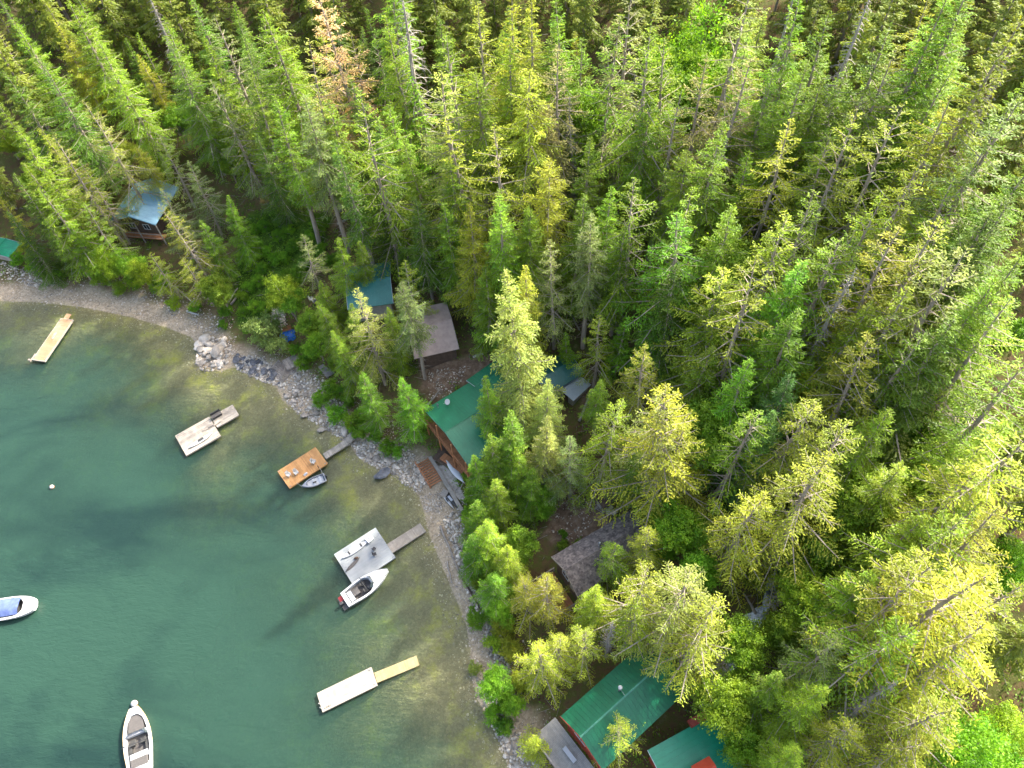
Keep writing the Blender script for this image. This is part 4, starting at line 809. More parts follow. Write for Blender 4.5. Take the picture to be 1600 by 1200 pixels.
def log(p1, p2, r0, mat, label, h1=.15, h2=.15, name='log', limbs=0, cat='log', group=None):
    a, b = onground(*p1), onground(*p2); a = a + [0, 0, h1]; b = b + [0, 0, h2]; m = MB(); n = 5; rl = random.Random(int(p1[0] * 7 + p1[1])); w = [a + (b - a) * i / n + np.array([rl.uniform(-.06, .06), rl.uniform(-.06, .06), 0]) for i in range(n + 1)]
    m.tube([tuple(p - a) for p in w], [r0 * (1 - .55 * i / n) for i in range(n + 1)], 8)
    for i in range(limbs): p = a + (b - a) * rl.uniform(.2, .9) - a; v = Vector((rl.uniform(-1, 1), rl.uniform(-1, 1), rl.uniform(.1, .8))).normalized(); m.tube([tuple(p), tuple(Vector(p) + v * rl.uniform(.5, 1.6))], [.05, .015], 4)
    ob = m.build(name, M[mat], smooth=True); ob.location = a; tag(ob, label, cat, group); return ob
log((275, 450), (316, 487), .17, 'deadbark', 'long bleached driftwood log at the top of the beach below the yellow-green spruce', .3, .3)
log((293, 487), (311, 493), .2, 'whitep', 'short white log lying just below the long driftwood log', .15, .15)
log((47, 441), (57, 443), .14, 'deadbark', 'short pale log on the beach at far left')
log((243, 442), (262, 446), .12, 'deadbark', 'thin bent driftwood stick above the middle of the sandy beach')
log((356, 476), (372, 452), .22, 'deadbark', 'upper of two bleached logs at the foot of the meadow', .3, .3); log((362, 478), (384, 450), .2, 'greywood', 'lower of two bleached logs at the foot of the meadow', .3, .3)
log((688, 822), (722, 905), .16, 'greywood', 'long dark retaining log along the top of the right gravel beach', .2, .3); log((723, 905), (752, 955), .16, 'darkwood', 'dark retaining log following the first one along the right gravel beach', .2, .3)
log((699, 877), (706, 912), .13, 'deadbark', 'slim pale driftwood log near the water on the right gravel beach', .1, .1)
log((441, 596), (449, 572), .09, 'palewood', 'pale pole handrail lying along the bank steps', .7, .7, 'pole', cat='pole')
log((455, 571), (470, 565), .1, 'greywood', 'grey log along the edge of the small landing', .5, .5)
log((720, 770), (727, 748), .06, 'greywood', 'thin grey pole standing out over the terrace by the canoe', .8, .8, 'pole', cat='pole')
FL = [((525, 340), (545, 320)), ((528, 352), (548, 345)), ((408, 250), (420, 225)), ((445, 280), (470, 235)), ((620, 215), (650, 205)), ((880, 470), (905, 520)), ((1150, 735), (1180, 690)), ((1135, 650), (1165, 620)), ((1240, 905), (1330, 895)), ((1205, 935), (1270, 925)),
      ((1350, 815), (1300, 790)), ((1525, 940), (1590, 985)), ((1240, 480), (1222, 520)), ((1500, 850), (1560, 870)), ((905, 660), (925, 610)), ((1105, 845), (1106, 865)), ((1180, 960), (1160, 930)), ((740, 560), (785, 545)), ((665, 640), (690, 610)), ((1290, 640), (1330, 615))]
LBL = ['upper of two grey logs right of the meadow', 'lower of two grey logs right of the meadow', 'fallen trunk in the forest above the meadow', 'fallen trunk leaning between the trunks above the bare slope', 'fallen trunk in the gap below the grey shaggy snag', 'thin fallen stem on the brown clearing right of the tall pale conifer', 'fallen grey trunk lying across the bare gully at centre right', 'upper fallen trunk near the head of the bare gully',
       'long fallen log reaching right from the creek', 'fallen log crossing beside the creek below the lime trees', 'fallen log between creek boulders and leafy trees', 'broken grey trunk lying in the gap at lower right', 'fallen grey stem beside the bleached yellow tree', 'fallen log in the bare gap at far right', 'fallen stem on bare soil right of the corrugated shed', 'short upright-looking white stem among the vivid green bushes', 'fallen stem at the bend of the creek', 'fallen pole on bare soil above the small annex', 'fallen pole on bare soil above the main green roof', 'grey fallen stem left of the creek boulders']
for (a, b), lb in zip(FL, LBL): log(a, b, random.Random(int(a[0])).uniform(.14, .24), 'deadbark', lb, .35, .6, 'fallen_log', 4, 'log', 'fallen logs in the forest')
# the creek
CR = [(1415, 672), (1385, 700), (1345, 745), (1310, 800), (1275, 845), (1238, 885), (1212, 915), (1195, 950), (1165, 985), (1145, 1010), (1130, 1050), (1118, 1080), (1108, 1110), (1100, 1150)]
CW = [onground(*p)[:2] for p in CR]; V, F_ = [], []; cs = np.array(CW); tt = np.linspace(0, len(cs) - 1, 90); cx = np.interp(tt, range(len(cs)), cs[:, 0]); cy = np.interp(tt, range(len(cs)), cs[:, 1]); rc = np.random.default_rng(2)
for i in range(90):
    j = min(i + 1, 89); k = max(i - 1, 0); d2 = np.array([cx[j] - cx[k], cy[j] - cy[k]]); d2 /= np.linalg.norm(d2); n2 = np.array([-d2[1], d2[0]]); wd = .75 + .35 * math.sin(i * .5) + rc.uniform(-.15, .15); zc = th1(cx[i], cy[i])
    for s in np.linspace(-1, 1, 7): x, y = cx[i] + n2[0] * wd * s, cy[i] + n2[1] * wd * s; V.append((x, y, max(th1(x, y), zc) + .16 + rc.uniform(-.04, .04)))
for i in range(89):
    for j in range(6): a = i * 7 + j; F_.append((a, a + 1, a + 8, a + 7))
M['foam'] = pm('creek_water', (.05, .06, .055), (.72, .75, .76), 1.6, .15, .08, 3, spec=.6)
tag(link('creek', mesh_np('creek', V, F_, M['foam'])), kind='structure')
for i in range(0, len(CR) - 1):
    p, q = CR[i], CR[i + 1]; 
rocks(24, [(1340, 672), (1405, 668), (1400, 700), (1360, 735), (1340, 715)], 'palerock', .3, .7, 'whitish boulder in the creek bed at the head of the gully', 'boulders at the head of the creek', lift=.4)
rocks(16, [(1200, 930), (1225, 880), (1260, 850), (1270, 870), (1230, 915), (1215, 945)], 'darkrock', .25, .6, 'dark boulder along the middle of the creek', 'boulders in the middle of the creek', lift=.2)
rocks(16, [(1095, 1100), (1115, 1040), (1150, 985), (1170, 990), (1135, 1060), (1115, 1115)], 'palerock', .25, .6, 'pale boulder along the lower creek right of the large green roof', 'boulders in the lower creek', lift=.2)

def stonefield(name, label, areas, seed, mat):
    r = np.random.default_rng(seed); VV, FF, off = [], [], 0; bases = []
    for i in range(6):
        m = MB(); m.ball((0, 0, 0), 1, 6, 4); v = np.array(m.v); q = r.normal(size=(4, 3)); q /= np.linalg.norm(q, axis=1)[:, None]
        for n in q: e = v @ n - r.uniform(.5, .85); v -= np.where(e > 0, e, 0)[:, None] * n
        f = np.array([t if len(t) == 4 else (*t, t[2]) for t in m.f]); tri = np.array([t for t in m.f if len(t) == 3]); quad = np.array([t for t in m.f if len(t) == 4]); tri = np.vstack([tri, quad[:, [0, 1, 2]], quad[:, [0, 2, 3]]]); bases.append((v * [1, 1, .65], tri))
    for n, region, smin, smax in areas:
        poly = np.array([onground(*p)[:2] for p in region]); lo, hi = poly.min(0), poly.max(0); Q = r.uniform(lo, hi, (n * 4, 2)); Q = Q[inpoly(Q, poly)][:n]; z = th(Q)
        for (x, y), zz in zip(Q, z):
            b, t = bases[r.integers(6)]; s = smin + (smax - smin) * r.random() ** 2.5; a = r.uniform(0, 6.28); c, s_ = math.cos(a), math.sin(a); v = b * s * r.uniform(.7, 1.3, 3); v = np.column_stack([v[:, 0] * c - v[:, 1] * s_, v[:, 0] * s_ + v[:, 1] * c, v[:, 2]]) + [x, y, zz + s * .25]
            VV.append(v); FF.append(t + off); off += len(v)
    tag(link(name, mesh_np(name, np.concatenate(VV), np.concatenate(FF), M[mat])), label, 'stones', kind='stuff')
M['stones'] = pm('shore_stones', lin((132, 124, 112)), lin((188, 178, 162)), 1.0, .9, 0, island=.5)
stonefield('riprap', 'small broken grey stones packed along the shore between the larger rocks', [
 (500, [(304, 540), (322, 526), (356, 528), (366, 550), (352, 574), (318, 584), (306, 565)], .08, .3), (750, [(362, 550), (410, 560), (440, 583), (444, 606), (415, 598), (370, 578)], .07, .3),
 (1300, [(436, 598), (470, 570), (515, 600), (545, 640), (556, 690), (545, 696), (505, 668), (455, 642)], .07, .28), (1500, [(548, 694), (580, 680), (640, 700), (675, 745), (655, 772), (610, 742), (565, 720)], .06, .26), (250, [(655, 775), (690, 770), (690, 800), (665, 800)], .05, .15),
 (1300, [(692, 812), (716, 795), (742, 860), (775, 960), (800, 1060), (770, 1040), (738, 950), (714, 880)], .06, .28), (700, [(742, 1060), (770, 1060), (815, 1150), (850, 1210), (800, 1210), (775, 1150)], .06, .28), (300, [(0, 405), (60, 425), (100, 445), (60, 450), (0, 432)], .08, .3),
 (400, [(200, 440), (290, 470), (350, 500), (340, 525), (260, 490)], .05, .22), (300, [(422, 482), (440, 475), (450, 505), (442, 520), (425, 505)], .08, .3), (500, [(1340, 670), (1408, 665), (1402, 705), (1360, 740), (1338, 720)], .1, .4), (500, [(1195, 945), (1225, 880), (1265, 845), (1278, 865), (1235, 915), (1215, 955)], .1, .4),
 (500, [(1092, 1110), (1115, 1040), (1150, 985), (1175, 985), (1140, 1060), (1120, 1115)], .08, .35), (250, [(670, 580), (740, 570), (700, 620), (670, 625)], .05, .18), (200, [(865, 760), (950, 790), (900, 850), (860, 830)], .05, .16)], 31, 'stones')
print('ROCKS', NR)

# ------------------------------------------------------------ trees
rng = np.random.default_rng(11)
def cards(c, d, nrm, L, W):
    d = d / np.linalg.norm(d, axis=1, keepdims=True); s = np.cross(d, nrm); s /= np.maximum(np.linalg.norm(s, axis=1, keepdims=True), 1e-6)
    L = L[:, None] / 2; W = W[:, None] / 2
    V = np.stack([c - d * L, c + s * W - d * L * .15, c + d * L, c - s * W - d * L * .15], 1).reshape(-1, 3)
    return V, np.arange(len(V)).reshape(-1, 4)
def settone(me, t):
    me.attributes.new('tone', 'FLOAT', 'FACE').data.foreach_set('value', np.asarray(t, np.float32))
def conifer(seed, Ht, z0, R, shape=.8, n=150, etop=45, ebot=-12, droop=.25, tw=.42, card=(.26, .105), dens=1.0, dead=0, bare=.12, lean=0.0, asym=0.0):
    """a crown of sprays on real branches, and the stem with its limbs"""
    R *= 1.6 if Ht > 15 else 1.35; n = int(n * .62); Tn = []
    r = np.random.default_rng(seed); tb = MB(); Cc, Dd, Nn, Ll, Ww = [], [], [], [], []
    rt = .0125 * Ht + .04
    bend = lambda z: np.array([lean * (z / Ht) ** 2 * Ht, .15 * math.sin(z * .3 + seed), 0])
    zs = np.linspace(0, Ht, 12); tb.tube([tuple(bend(z) + [0, 0, z]) for z in zs], [rt * (1 - z / Ht) ** .85 + .015 for z in zs], 8)
    us = np.linspace(0, 1, n) ** .92
    for i, u in enumerate(us):
        z = z0 + (Ht - z0) * u; az = i * 2.39996 + r.normal() * .35
        prof = (1 - u) ** shape * min(1, .5 + u * 4.5)
        L = (R * prof + .22) * r.uniform(.55, 1.25) * (1 + asym * math.cos(az)) 
        if r.random() < .10: L *= r.uniform(.4, .7)
        el = R_(ebot + (etop - ebot) * u ** 1.3 + r.normal() * 6); ca, sa = math.cos(az), math.sin(az); base = bend(z) + [0, 0, z]
        def pt(s):
            s = np.asarray(s)[..., None]; q = L * s
            return base + np.concatenate([q * math.cos(el) * ca, q * math.cos(el) * sa, L * (math.sin(el) * s - droop * s ** 1.6 + droop * .45 * s ** 4)], -1)
        pp = pt(np.array([0, .35, .7, .97])); br = .012 * L + .012
        tb.tube([tuple(p) for p in pp], [br * 1.3, br, br * .7, br * .3], 3, cap=False)
        st = max(.16, .215 / dens); S = np.arange(bare + .12 * r.random(), 1.0, st / max(L, .3))
        if len(S) == 0: S = np.array([.6])
        bt = r.uniform(.72, 1.28)
        T = pt(np.minimum(S + .02, 1.02)) - pt(S); T /= np.linalg.norm(T, axis=1, keepdims=True) + 1e-9
        P = pt(S); up = np.array([0, 0, 1.0]); side = np.cross(T, up); side /= np.linalg.norm(side, axis=1, keepdims=True) + 1e-9
        # along the axis
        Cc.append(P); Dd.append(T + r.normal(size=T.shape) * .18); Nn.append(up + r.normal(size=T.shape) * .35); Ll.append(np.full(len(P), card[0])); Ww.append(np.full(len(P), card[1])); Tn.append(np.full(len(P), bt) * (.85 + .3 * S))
        for sg in (-1, 1):
            for k in range(len(S)):
                lt = min(1.7, tw * L * (1 - S[k]) ** .7 + .28) * r.uniform(.6, 1.2); q = np.arange(.08, lt, .12 / dens)
                if r.random() < .08: continue
                ang = R_(r.uniform(40, 66)); dv = T[k] * math.cos(ang) + side[k] * sg * math.sin(ang); dv[2] -= .08
                m = len(q); c = P[k] + dv * q[:, None]; c[:, 2] -= (.16 + droop * .35) * q ** 2; c += r.normal(size=c.shape) * [.05, .05, .035]
                Cc.append(c); Dd.append(dv + np.array([0, 0, -.35]) * q[:, None] + r.normal(size=c.shape) * .26); Nn.append(up + r.normal(size=c.shape) * .36)
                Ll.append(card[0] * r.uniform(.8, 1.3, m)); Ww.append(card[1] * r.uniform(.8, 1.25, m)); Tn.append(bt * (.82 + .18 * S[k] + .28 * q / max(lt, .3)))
    for i in range(dead):
        z = r.uniform(.12, 1) * z0 * 1.15 + .5; az = r.uniform(0, 6.28); L = r.uniform(.5, 1) * R * .55; b = bend(z) + [0, 0, z]
        tb.tube([tuple(b), tuple(b + [math.cos(az) * L * .5, math.sin(az) * L * .5, -.05 * L]), tuple(b + [math.cos(az) * L, math.sin(az) * L, -.35 * L])], [.035, .022, .008], 3, cap=False)
    V, Fq = cards(np.concatenate(Cc), np.concatenate(Dd), np.concatenate(Nn), np.concatenate(Ll), np.concatenate(Ww))
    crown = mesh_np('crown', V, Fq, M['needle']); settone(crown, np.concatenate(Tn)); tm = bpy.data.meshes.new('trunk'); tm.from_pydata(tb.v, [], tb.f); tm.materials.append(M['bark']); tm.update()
    return crown, tm, Ht
def broadleaf(seed, Ht, R, lobes=14, leaves=420, z0=.25, card=.25, flat=.8):
    r = np.random.default_rng(seed); tb = MB(); Cc, Dd, Nn, Ll, Ww = [], [], [], [], []
    tb.tube([(0, 0, 0), (.05 * R, 0, Ht * .3), (0, .06 * R, Ht * .62)], [.018 * Ht + .04, .012 * Ht + .03, .02], 7)
    for i in range(lobes):
        v = r.normal(size=3); v /= np.linalg.norm(v); v[2] = v[2] * .9 + .15; rad = r.uniform(.3, .8)
        c = np.array([v[0] * R * rad, v[1] * R * rad, Ht * (z0 + (1 - z0) * (.5 + .36 * v[2]))]); lr = R * r.uniform(.28, .48)
        tb.tube([(0, 0, Ht * r.uniform(.15, .4)), tuple(c * [.5, .5, .75]), tuple(c)], [.01 * Ht, .007 * Ht, .01], 4, cap=False)
        # a lobe is a bundle of leafy twigs
        for t in range(max(6, leaves // 14)):
            e = r.normal(size=3); e /= np.linalg.norm(e); e[2] = abs(e[2]) * 1.0 - .25; e /= np.linalg.norm(e); tip = c + e * lr * r.uniform(.6, 1.45) * [1, 1, flat]
            m = 22; q = r.uniform(.4, 1, m)[:, None]; p = c + (tip - c) * q + r.normal(size=(m, 3)) * .12 * lr
            Cc.append(p); Dd.append(r.normal(size=(m, 3)) + e * .5); Nn.append(np.array([0, 0, .8]) + e * .6 + r.normal(size=(m, 3)) * .55); Ll.append(card * r.uniform(.7, 1.2, m)); Ww.append(card * .55 * r.uniform(.7, 1.2, m))
    V, Fq = cards(np.concatenate(Cc), np.concatenate(Dd), np.concatenate(Nn), np.concatenate(Ll), np.concatenate(Ww))
    crown = mesh_np('crown', V, Fq, M['leaf']); settone(crown, np.repeat(r.uniform(.7, 1.3, len(V) // 88 + 1), 22)[:len(V) // 4]); tm = bpy.data.meshes.new('trunk'); tm.from_pydata(tb.v, [], tb.f); tm.materials.append(M['bark']); tm.update()
    return crown, tm, Ht
def snag(seed, Ht, R, n=150, z0=.25, droop=.5, sub=4, lean=0.0):
    r = np.random.default_rng(seed); tb = MB(); bb = MB(); rt = .014 * Ht + .05; bend = lambda z: np.array([lean * (z / Ht) ** 2 * Ht, .12 * math.sin(z * .4 + seed), 0])
    zs = np.linspace(0, Ht, 10); tb.tube([tuple(bend(z) + [0, 0, z]) for z in zs], [rt * (1 - z / Ht) ** .8 + .015 for z in zs], 8)
    for i in range(n):
        u = i / n; z = Ht * (z0 + (1 - z0) * u); az = i * 2.4 + r.normal() * .5; L = (R * (1 - u) ** .7 + .25) * r.uniform(.35, 1.15); b = bend(z) + [0, 0, z]
        el = R_(-8 + 40 * u + r.normal() * 12); h = np.array([math.cos(az), math.sin(az), 0])
        f = lambda s: b + h * L * s * math.cos(el) + np.array([0, 0, L * (math.sin(el) * s - droop * s ** 1.7)])
        bb.tube([tuple(f(s)) for s in (0, .35, .7, 1)], [.045, .034, .024, .009], 3, cap=False)
        for k in range(sub):
            s = r.uniform(.3, .98); p = f(s); l = L * r.uniform(.15, .42); v = h * .5 + r.normal(size=3) * .6; v[2] -= .5; v /= np.linalg.norm(v)
            bb.tube([tuple(p), tuple(p + v * l)], [.02, .007], 3, cap=False)
    out = []
    for nm, b, m in (('branches', bb, M['deadbark']), ('trunk', tb, M['deadbark'])):
        me = bpy.data.meshes.new(nm); me.from_pydata(b.v, [], b.f); me.materials.append(m); me.update(); out.append(me)
    return out[0], out[1], Ht
PROTO = {
 'fir': [conifer(1, 25, 3.5, 3.3, .85, 190, 40, -16, .26, dens=1.0, dead=8), conifer(2, 25, 5, 3.0, .75, 180, 42, -14, .3, dead=12), conifer(3, 25, 2.5, 3.6, .9, 200, 36, -18, .22, dead=6)],
 'spire': [conifer(4, 25, 9, 2.2, .65, 150, 45, -22, .3, dead=34), conifer(5, 25, 11, 2.5, .6, 135, 40, -20, .35, dead=40), conifer(6, 25, 8, 2.0, .7, 155, 45, -18, .25, dead=30)],
 'open': [conifer(7, 25, 5, 3.7, .75, 125, 40, -10, .34, tw=.36, dens=.85, dead=26, bare=.25), conifer(8, 25, 7, 3.4, .7, 110, 42, -8, .4, tw=.34, dens=.8, dead=30, bare=.3), conifer(9, 25, 4, 4.0, .8, 130, 38, -14, .3, tw=.38, dens=.85, dead=20, bare=.22)],
 'cedar': [conifer(10, 25, 1.5, 3.5, .95, 210, 30, -24, .12, tw=.5, card=(.27, .115), dead=4), conifer(12, 25, 2.0, 3.1, .9, 200, 32, -28, .1, tw=.5, card=(.27, .115), dead=4)],
 'young': [conifer(13, 12, .4, 2.3, .95, 110, 48, 2, .16, card=(.23, .105)), conifer(14, 12, .5, 2.0, .85, 105, 50, -4, .2, card=(.23, .105))],
 'dec': [broadleaf(20, 11, 3.6, 20, 520), broadleaf(21, 11, 3.2, 17, 520, .15), broadleaf(22, 11, 4.0, 22, 500, .2)],
 'bush': [broadleaf(30, 3.6, 2.2, 12, 300, .02, .2, .7), broadleaf(31, 3.6, 1.9, 10, 320, .0, .19, .8)],
 'snag': [snag(40, 22, 2.1, 170, .22, .6, 5), snag(41, 22, 2.6, 130, .3, .35, 5, .03), snag(42, 22, 1.7, 200, .15, .75, 5)],
 'pole': [snag(43, 18, 1.3, 46, .35, .3, 2), snag(44, 18, 1.1, 34, .45, .4, 2, .02)],
}
COLR = {'y': (.300, .345, .030), 'g': (.180, .290, .020), 'd': (.115, .205, .022), 'p': (.290, .345, .070), 'l': (.220, .325, .020), 'b': (.095, .205, .036), 'v': (.160, .315, .018), 'o': (.60, .43, .20), 'n': (.31, .31, .10), 's': (.225, .290, .080), 'w': (1, 1, 1)}
COLN = CNAME = {'y': 'bright yellow-green', 'g': 'green', 'd': 'dark green', 'p': 'pale olive', 'l': 'lime green', 'b': 'bluish green', 'v': 'vivid green', 'o': 'orange-brown dying', 'n': 'brown-tinged', 's': 'grey-green', 'w': 'grey'}
# tip in the picture, height, form, colour
T = '''
222 85 15 spire y|212 -40 24 snag w|338 118 23 open s|245 205 15 open p|186 222 7 dec y|215 228 12 spire y|30 25 25 fir g|98 -5 26 fir g|150 50 25 fir g|62 100 24 fir d|5 110 24 fir d
130 150 23 open p|20 205 22 fir g|85 215 22 open p|10 270 20 cedar d|120 250 17 open g|60 290 18 open g|250 20 25 fir g|300 0 26 cedar d|345 20 26 open s|372 60 26 fir d|400 30 26 open g|258 60 24 fir d|320 60 24 cedar g
290 150 10 dec v|325 175 9 dec v|265 165 9 dec v|345 228 8 dec g|385 120 24 fir g|430 20 25 fir g|455 65 25 open p|512 -30 27 open o|545 55 20 open y|420 150 23 spire g|470 150 24 spire s|505 160 22 spire g|560 140 27 open l|530 215 22 spire d
578 185 20 cedar d|628 -25 27 snag w|590 -60 26 spire g|615 20 24 fir g|645 120 20 young v|675 105 27 open p|650 205 18 cedar g|705 40 28 open g|745 10 28 open y|790 -5 28 fir y|720 190 24 open y|780 185 26 open y|745 110 25 spire g|700 250 20 fir g
835 5 27 spire y|862 40 22 spire g|817 108 26 spire y|880 62 25 open n|800 60 24 spire l|905 -10 26 fir g|950 20 26 open g|910 60 22 fir g|985 -12 28 open n|1035 20 28 open l|1062 42 26 open l|1100 10 22 dec v|1170 -60 30 open p|1115 95 24 open n|1090 70 20 dec g|1160 90 25 open n
908 138 19 snag w|968 145 14 snag w|958 80 16 pole w|992 82 16 pole w|1130 178 24 fir l|1180 248 19 spire l|1196 140 18 snag w|942 130 20 dec l|895 245 13 young v|860 160 20 spire n|925 215 20 spire g|1010 150 22 spire g|1055 140 23 open g|1075 230 20 spire g
1245 -25 25 pole w|1354 -30 27 snag w|1275 -10 26 fir g|1230 30 22 snag w|1262 92 24 fir g|1330 98 22 fir g|1415 30 26 fir g|1388 70 25 open s|1440 128 17 snag w|1577 -8 30 fir y|1357 170 26 open y|1408 160 26 open y|1250 172 24 open y|1480 -10 27 fir v|1530 -30 27 fir g|1215 100 22 fir g
1300 20 24 spire g|1470 100 23 fir g|1452 240 24 open y|1515 150 24 open y|1620 60 25 snag w|1600 138 26 open s|1560 200 24 open g|1610 230 24 fir g|1320 210 22 open l|1500 290 22 open l|1290 120 21 cedar g|1180 60 22 fir v
833 318 19 fir g|868 322 13 snag w|868 378 20 open s|925 343 20 spire s|1000 280 23 open l|943 390 14 pole w|1031 378 15 pole w|1057 425 18 cedar d|1092 322 22 open v|1070 285 22 open g|812 428 30 cedar p|938 495 15 open l|1020 526 17 open y|972 498 12 young v
1135 408 20 open y|1203 400 25 open y|1130 445 19 fir l|888 518 9 young v|1098 532 16 fir l|1112 470 10 snag w|1055 500 10 snag w|975 350 20 fir g|900 300 19 fir g|780 290 20 fir g|850 230 22 spire y|955 300 20 fir v|1145 310 22 fir g|1160 350 20 dec g
1338 412 21 snag w|1517 398 25 open p|1460 352 25 open y|1408 365 24 open y|1388 300 23 open l|1248 578 17 cedar b|1382 530 20 open y|1610 300 24 fir d|1562 330 23 fir d|1320 380 22 open l|1280 300 23 open l|1235 330 23 open l|1250 400 21 fir v|1350 470 19 fir l|1300 350 22 open g|1430 440 21 open l|1545 430 22 fir g|1600 400 22 fir g|1440 520 20 open g|1500 500 22 cedar d|1590 480 22 open g
948 622 20 open l|1078 608 23 open y|1043 598 22 open p|1165 560 19 fir v|1188 752 18 open y|1018 820 11 open y|1065 665 17 open y|895 690 14 open s|1125 640 15 dec g|1000 700 14 fir g|845 660 18 cedar p|790 650 18 cedar g
1272 600 20 open y|1325 650 20 open y|1318 698 22 open y|1450 638 11 dec v|1478 690 12 dec l|1610 555 21 open g|1618 655 23 open y|1540 716 20 open y|1462 868 20 open y|1575 660 20 fir l|1385 640 17 fir g|1250 480 20 fir g|1215 640 16 cedar b|1170 640 18 open l|1420 720 16 fir l|1370 760 14 dec g|1300 830 12 dec g|1500 820 20 open l|1440 800 17 fir l
858 885 16 open y|935 918 13 fir l|1008 882 19 open y|1082 893 20 open p|1112 958 18 open y|918 990 12 open y|852 1008 14 open y|875 1000 12 open y|832 1150 9 young y|982 1130 13 open y|958 978 11 snag w|955 848 11 open l|1055 780 9 dec v|1080 810 10 dec v|1105 870 10 dec v|845 765 7 dec v|1000 945 15 open l
1285 925 11 dec l|1230 960 10 dec l|1470 885 23 open y|1560 872 25 open y|1322 1000 15 open p|1572 992 22 open y|1392 1075 15 snag w|1500 1090 18 open y|1602 1135 8 dec l|1180 990 10 dec l|1170 1150 9 dec v|1215 1070 12 cedar l|1280 1060 15 cedar l|1350 1130 14 open y|1440 1150 15 open y|1260 1170 12 cedar l|1560 1150 14 dec v|1420 960 20 open l|1520 1000 18 open l|1600 900 20 open y|1370 900 15 fir l|1590 800 20 open y|1540 800 18 open l|1150 1080 11 dec l
28 368 6 dec y|70 338 14 spire g|105 345 12 cedar g|262 312 18 open y|250 292 15 open s|345 308 14 cedar v|310 340 13 fir v|240 395 10 open l|290 400 11 open y|190 385 8 dec v|330 430 9 dec g|205 400 8 dec l|40 250 19 fir g|400 205 18 fir d|290 250 15 open s|5 330 15 cedar d|130 320 14 open g|155 390 8 dec l
465 362 12 open s|445 455 7 dec v|500 440 10 cedar l|470 480 8 dec g|520 368 14 fir l|554 376 12 spire l|430 425 10 dec l|556 452 20 open p|632 447 19 spire s|645 308 17 fir d|729 322 18 fir y|698 310 17 fir g|785 308 22 cedar g|566 582 14 fir v|632 588 14 fir v|505 470 13 cedar g|525 510 14 cedar g|490 525 6 dec v|600 480 14 cedar g|754 420 16 cedar g|815 330 19 fir g|634 372 9 cedar d|585 262 16 cedar d|540 480 15 cedar g
760 600 16 cedar g|752 715 13 cedar v|775 755 12 fir g|742 775 12 cedar v|762 812 13 fir l|792 855 12 cedar l|742 835 11 fir v|765 900 10 fir v|815 830 9 dec g|780 940 6 dec v|770 1065 6 dec v|800 1085 6 dec v|848 590 17 fir p|770 680 15 cedar g|830 900 12 open y|810 700 13 cedar g|825 730 11 cedar g
'''
TREES = [(float(a[0]), float(a[1]), float(a[2]), a[3], a[4]) for a in (t.split() for ln in T.strip().split('\n') for t in ln.split('|'))]
BUSH = '402 500 6.2 s|430 530 4 s|512 598 3.4 v|528 605 2.8 v|485 540 3 v|535 560 2.6 v|300 470 2.4 v|265 465 2.6 l|235 440 2.6 g|150 430 2.8 l|180 440 2.6 g|118 415 2.6 g|350 475 2.4 v|345 500 2 v|395 470 2.6 v|420 450 2.6 v|385 505 2 v|440 395 2.4 v|470 405 2.4 v|540 620 2.4 v|455 540 2 v|745 960 3 v|780 975 3 y|770 1110 2.6 v|790 1130 2.4 v|730 800 3 v|745 870 3 v|735 740 3 g|735 850 3 v|500 350 2.4 v|520 395 2.6 v|85 420 2.5 v|45 400 3 v|740 1040 2 p|800 1010 3 y|905 845 1.6 g|880 850 1.6 g|1010 800 3 g|1040 850 3 v|1180 900 2.6 g|1235 905 2.6 v|1300 900 3 g|560 640 2.4 v|880 830 1.6 v|410 303 2 o|495 615 3 v|520 640 3 v|545 650 3 l|560 665 2.6 v|580 670 3 v|600 690 2.4 v|620 700 2.4 v|470 560 2.6 v|520 560 3 g|400 430 2.6 v|375 455 2.4 l|450 350 2.2 v|415 385 2.4 v|480 360 2.4 v|500 380 2.4 v|395 350 2.4 v|430 340 2 v|460 420 3 v|340 440 3 v|250 425 3 v|130 405 3 l|200 430 3 l|60 420 2.4 v|20 395 2.6 v|755 850 3 v|410 345 2.6 v|430 360 2.6 v|455 375 2.4 v|400 375 2.6 v|425 395 2.4 v|445 420 2.6 v|405 410 2.4 v|385 440 2.6 v|410 470 2.4 v|375 480 2 v|490 345 2 v|505 405 2.6 v|750 900 3 g|770 1000 2.6 l|810 1060 3 y|790 1090 2.6 v|735 770 2.6 v|740 820 3 v'
def tipplace(px, py, h):
    P = onground(px, py, h); return P[0], P[1], float(P[2] - h)
TL = []; cnt = {}
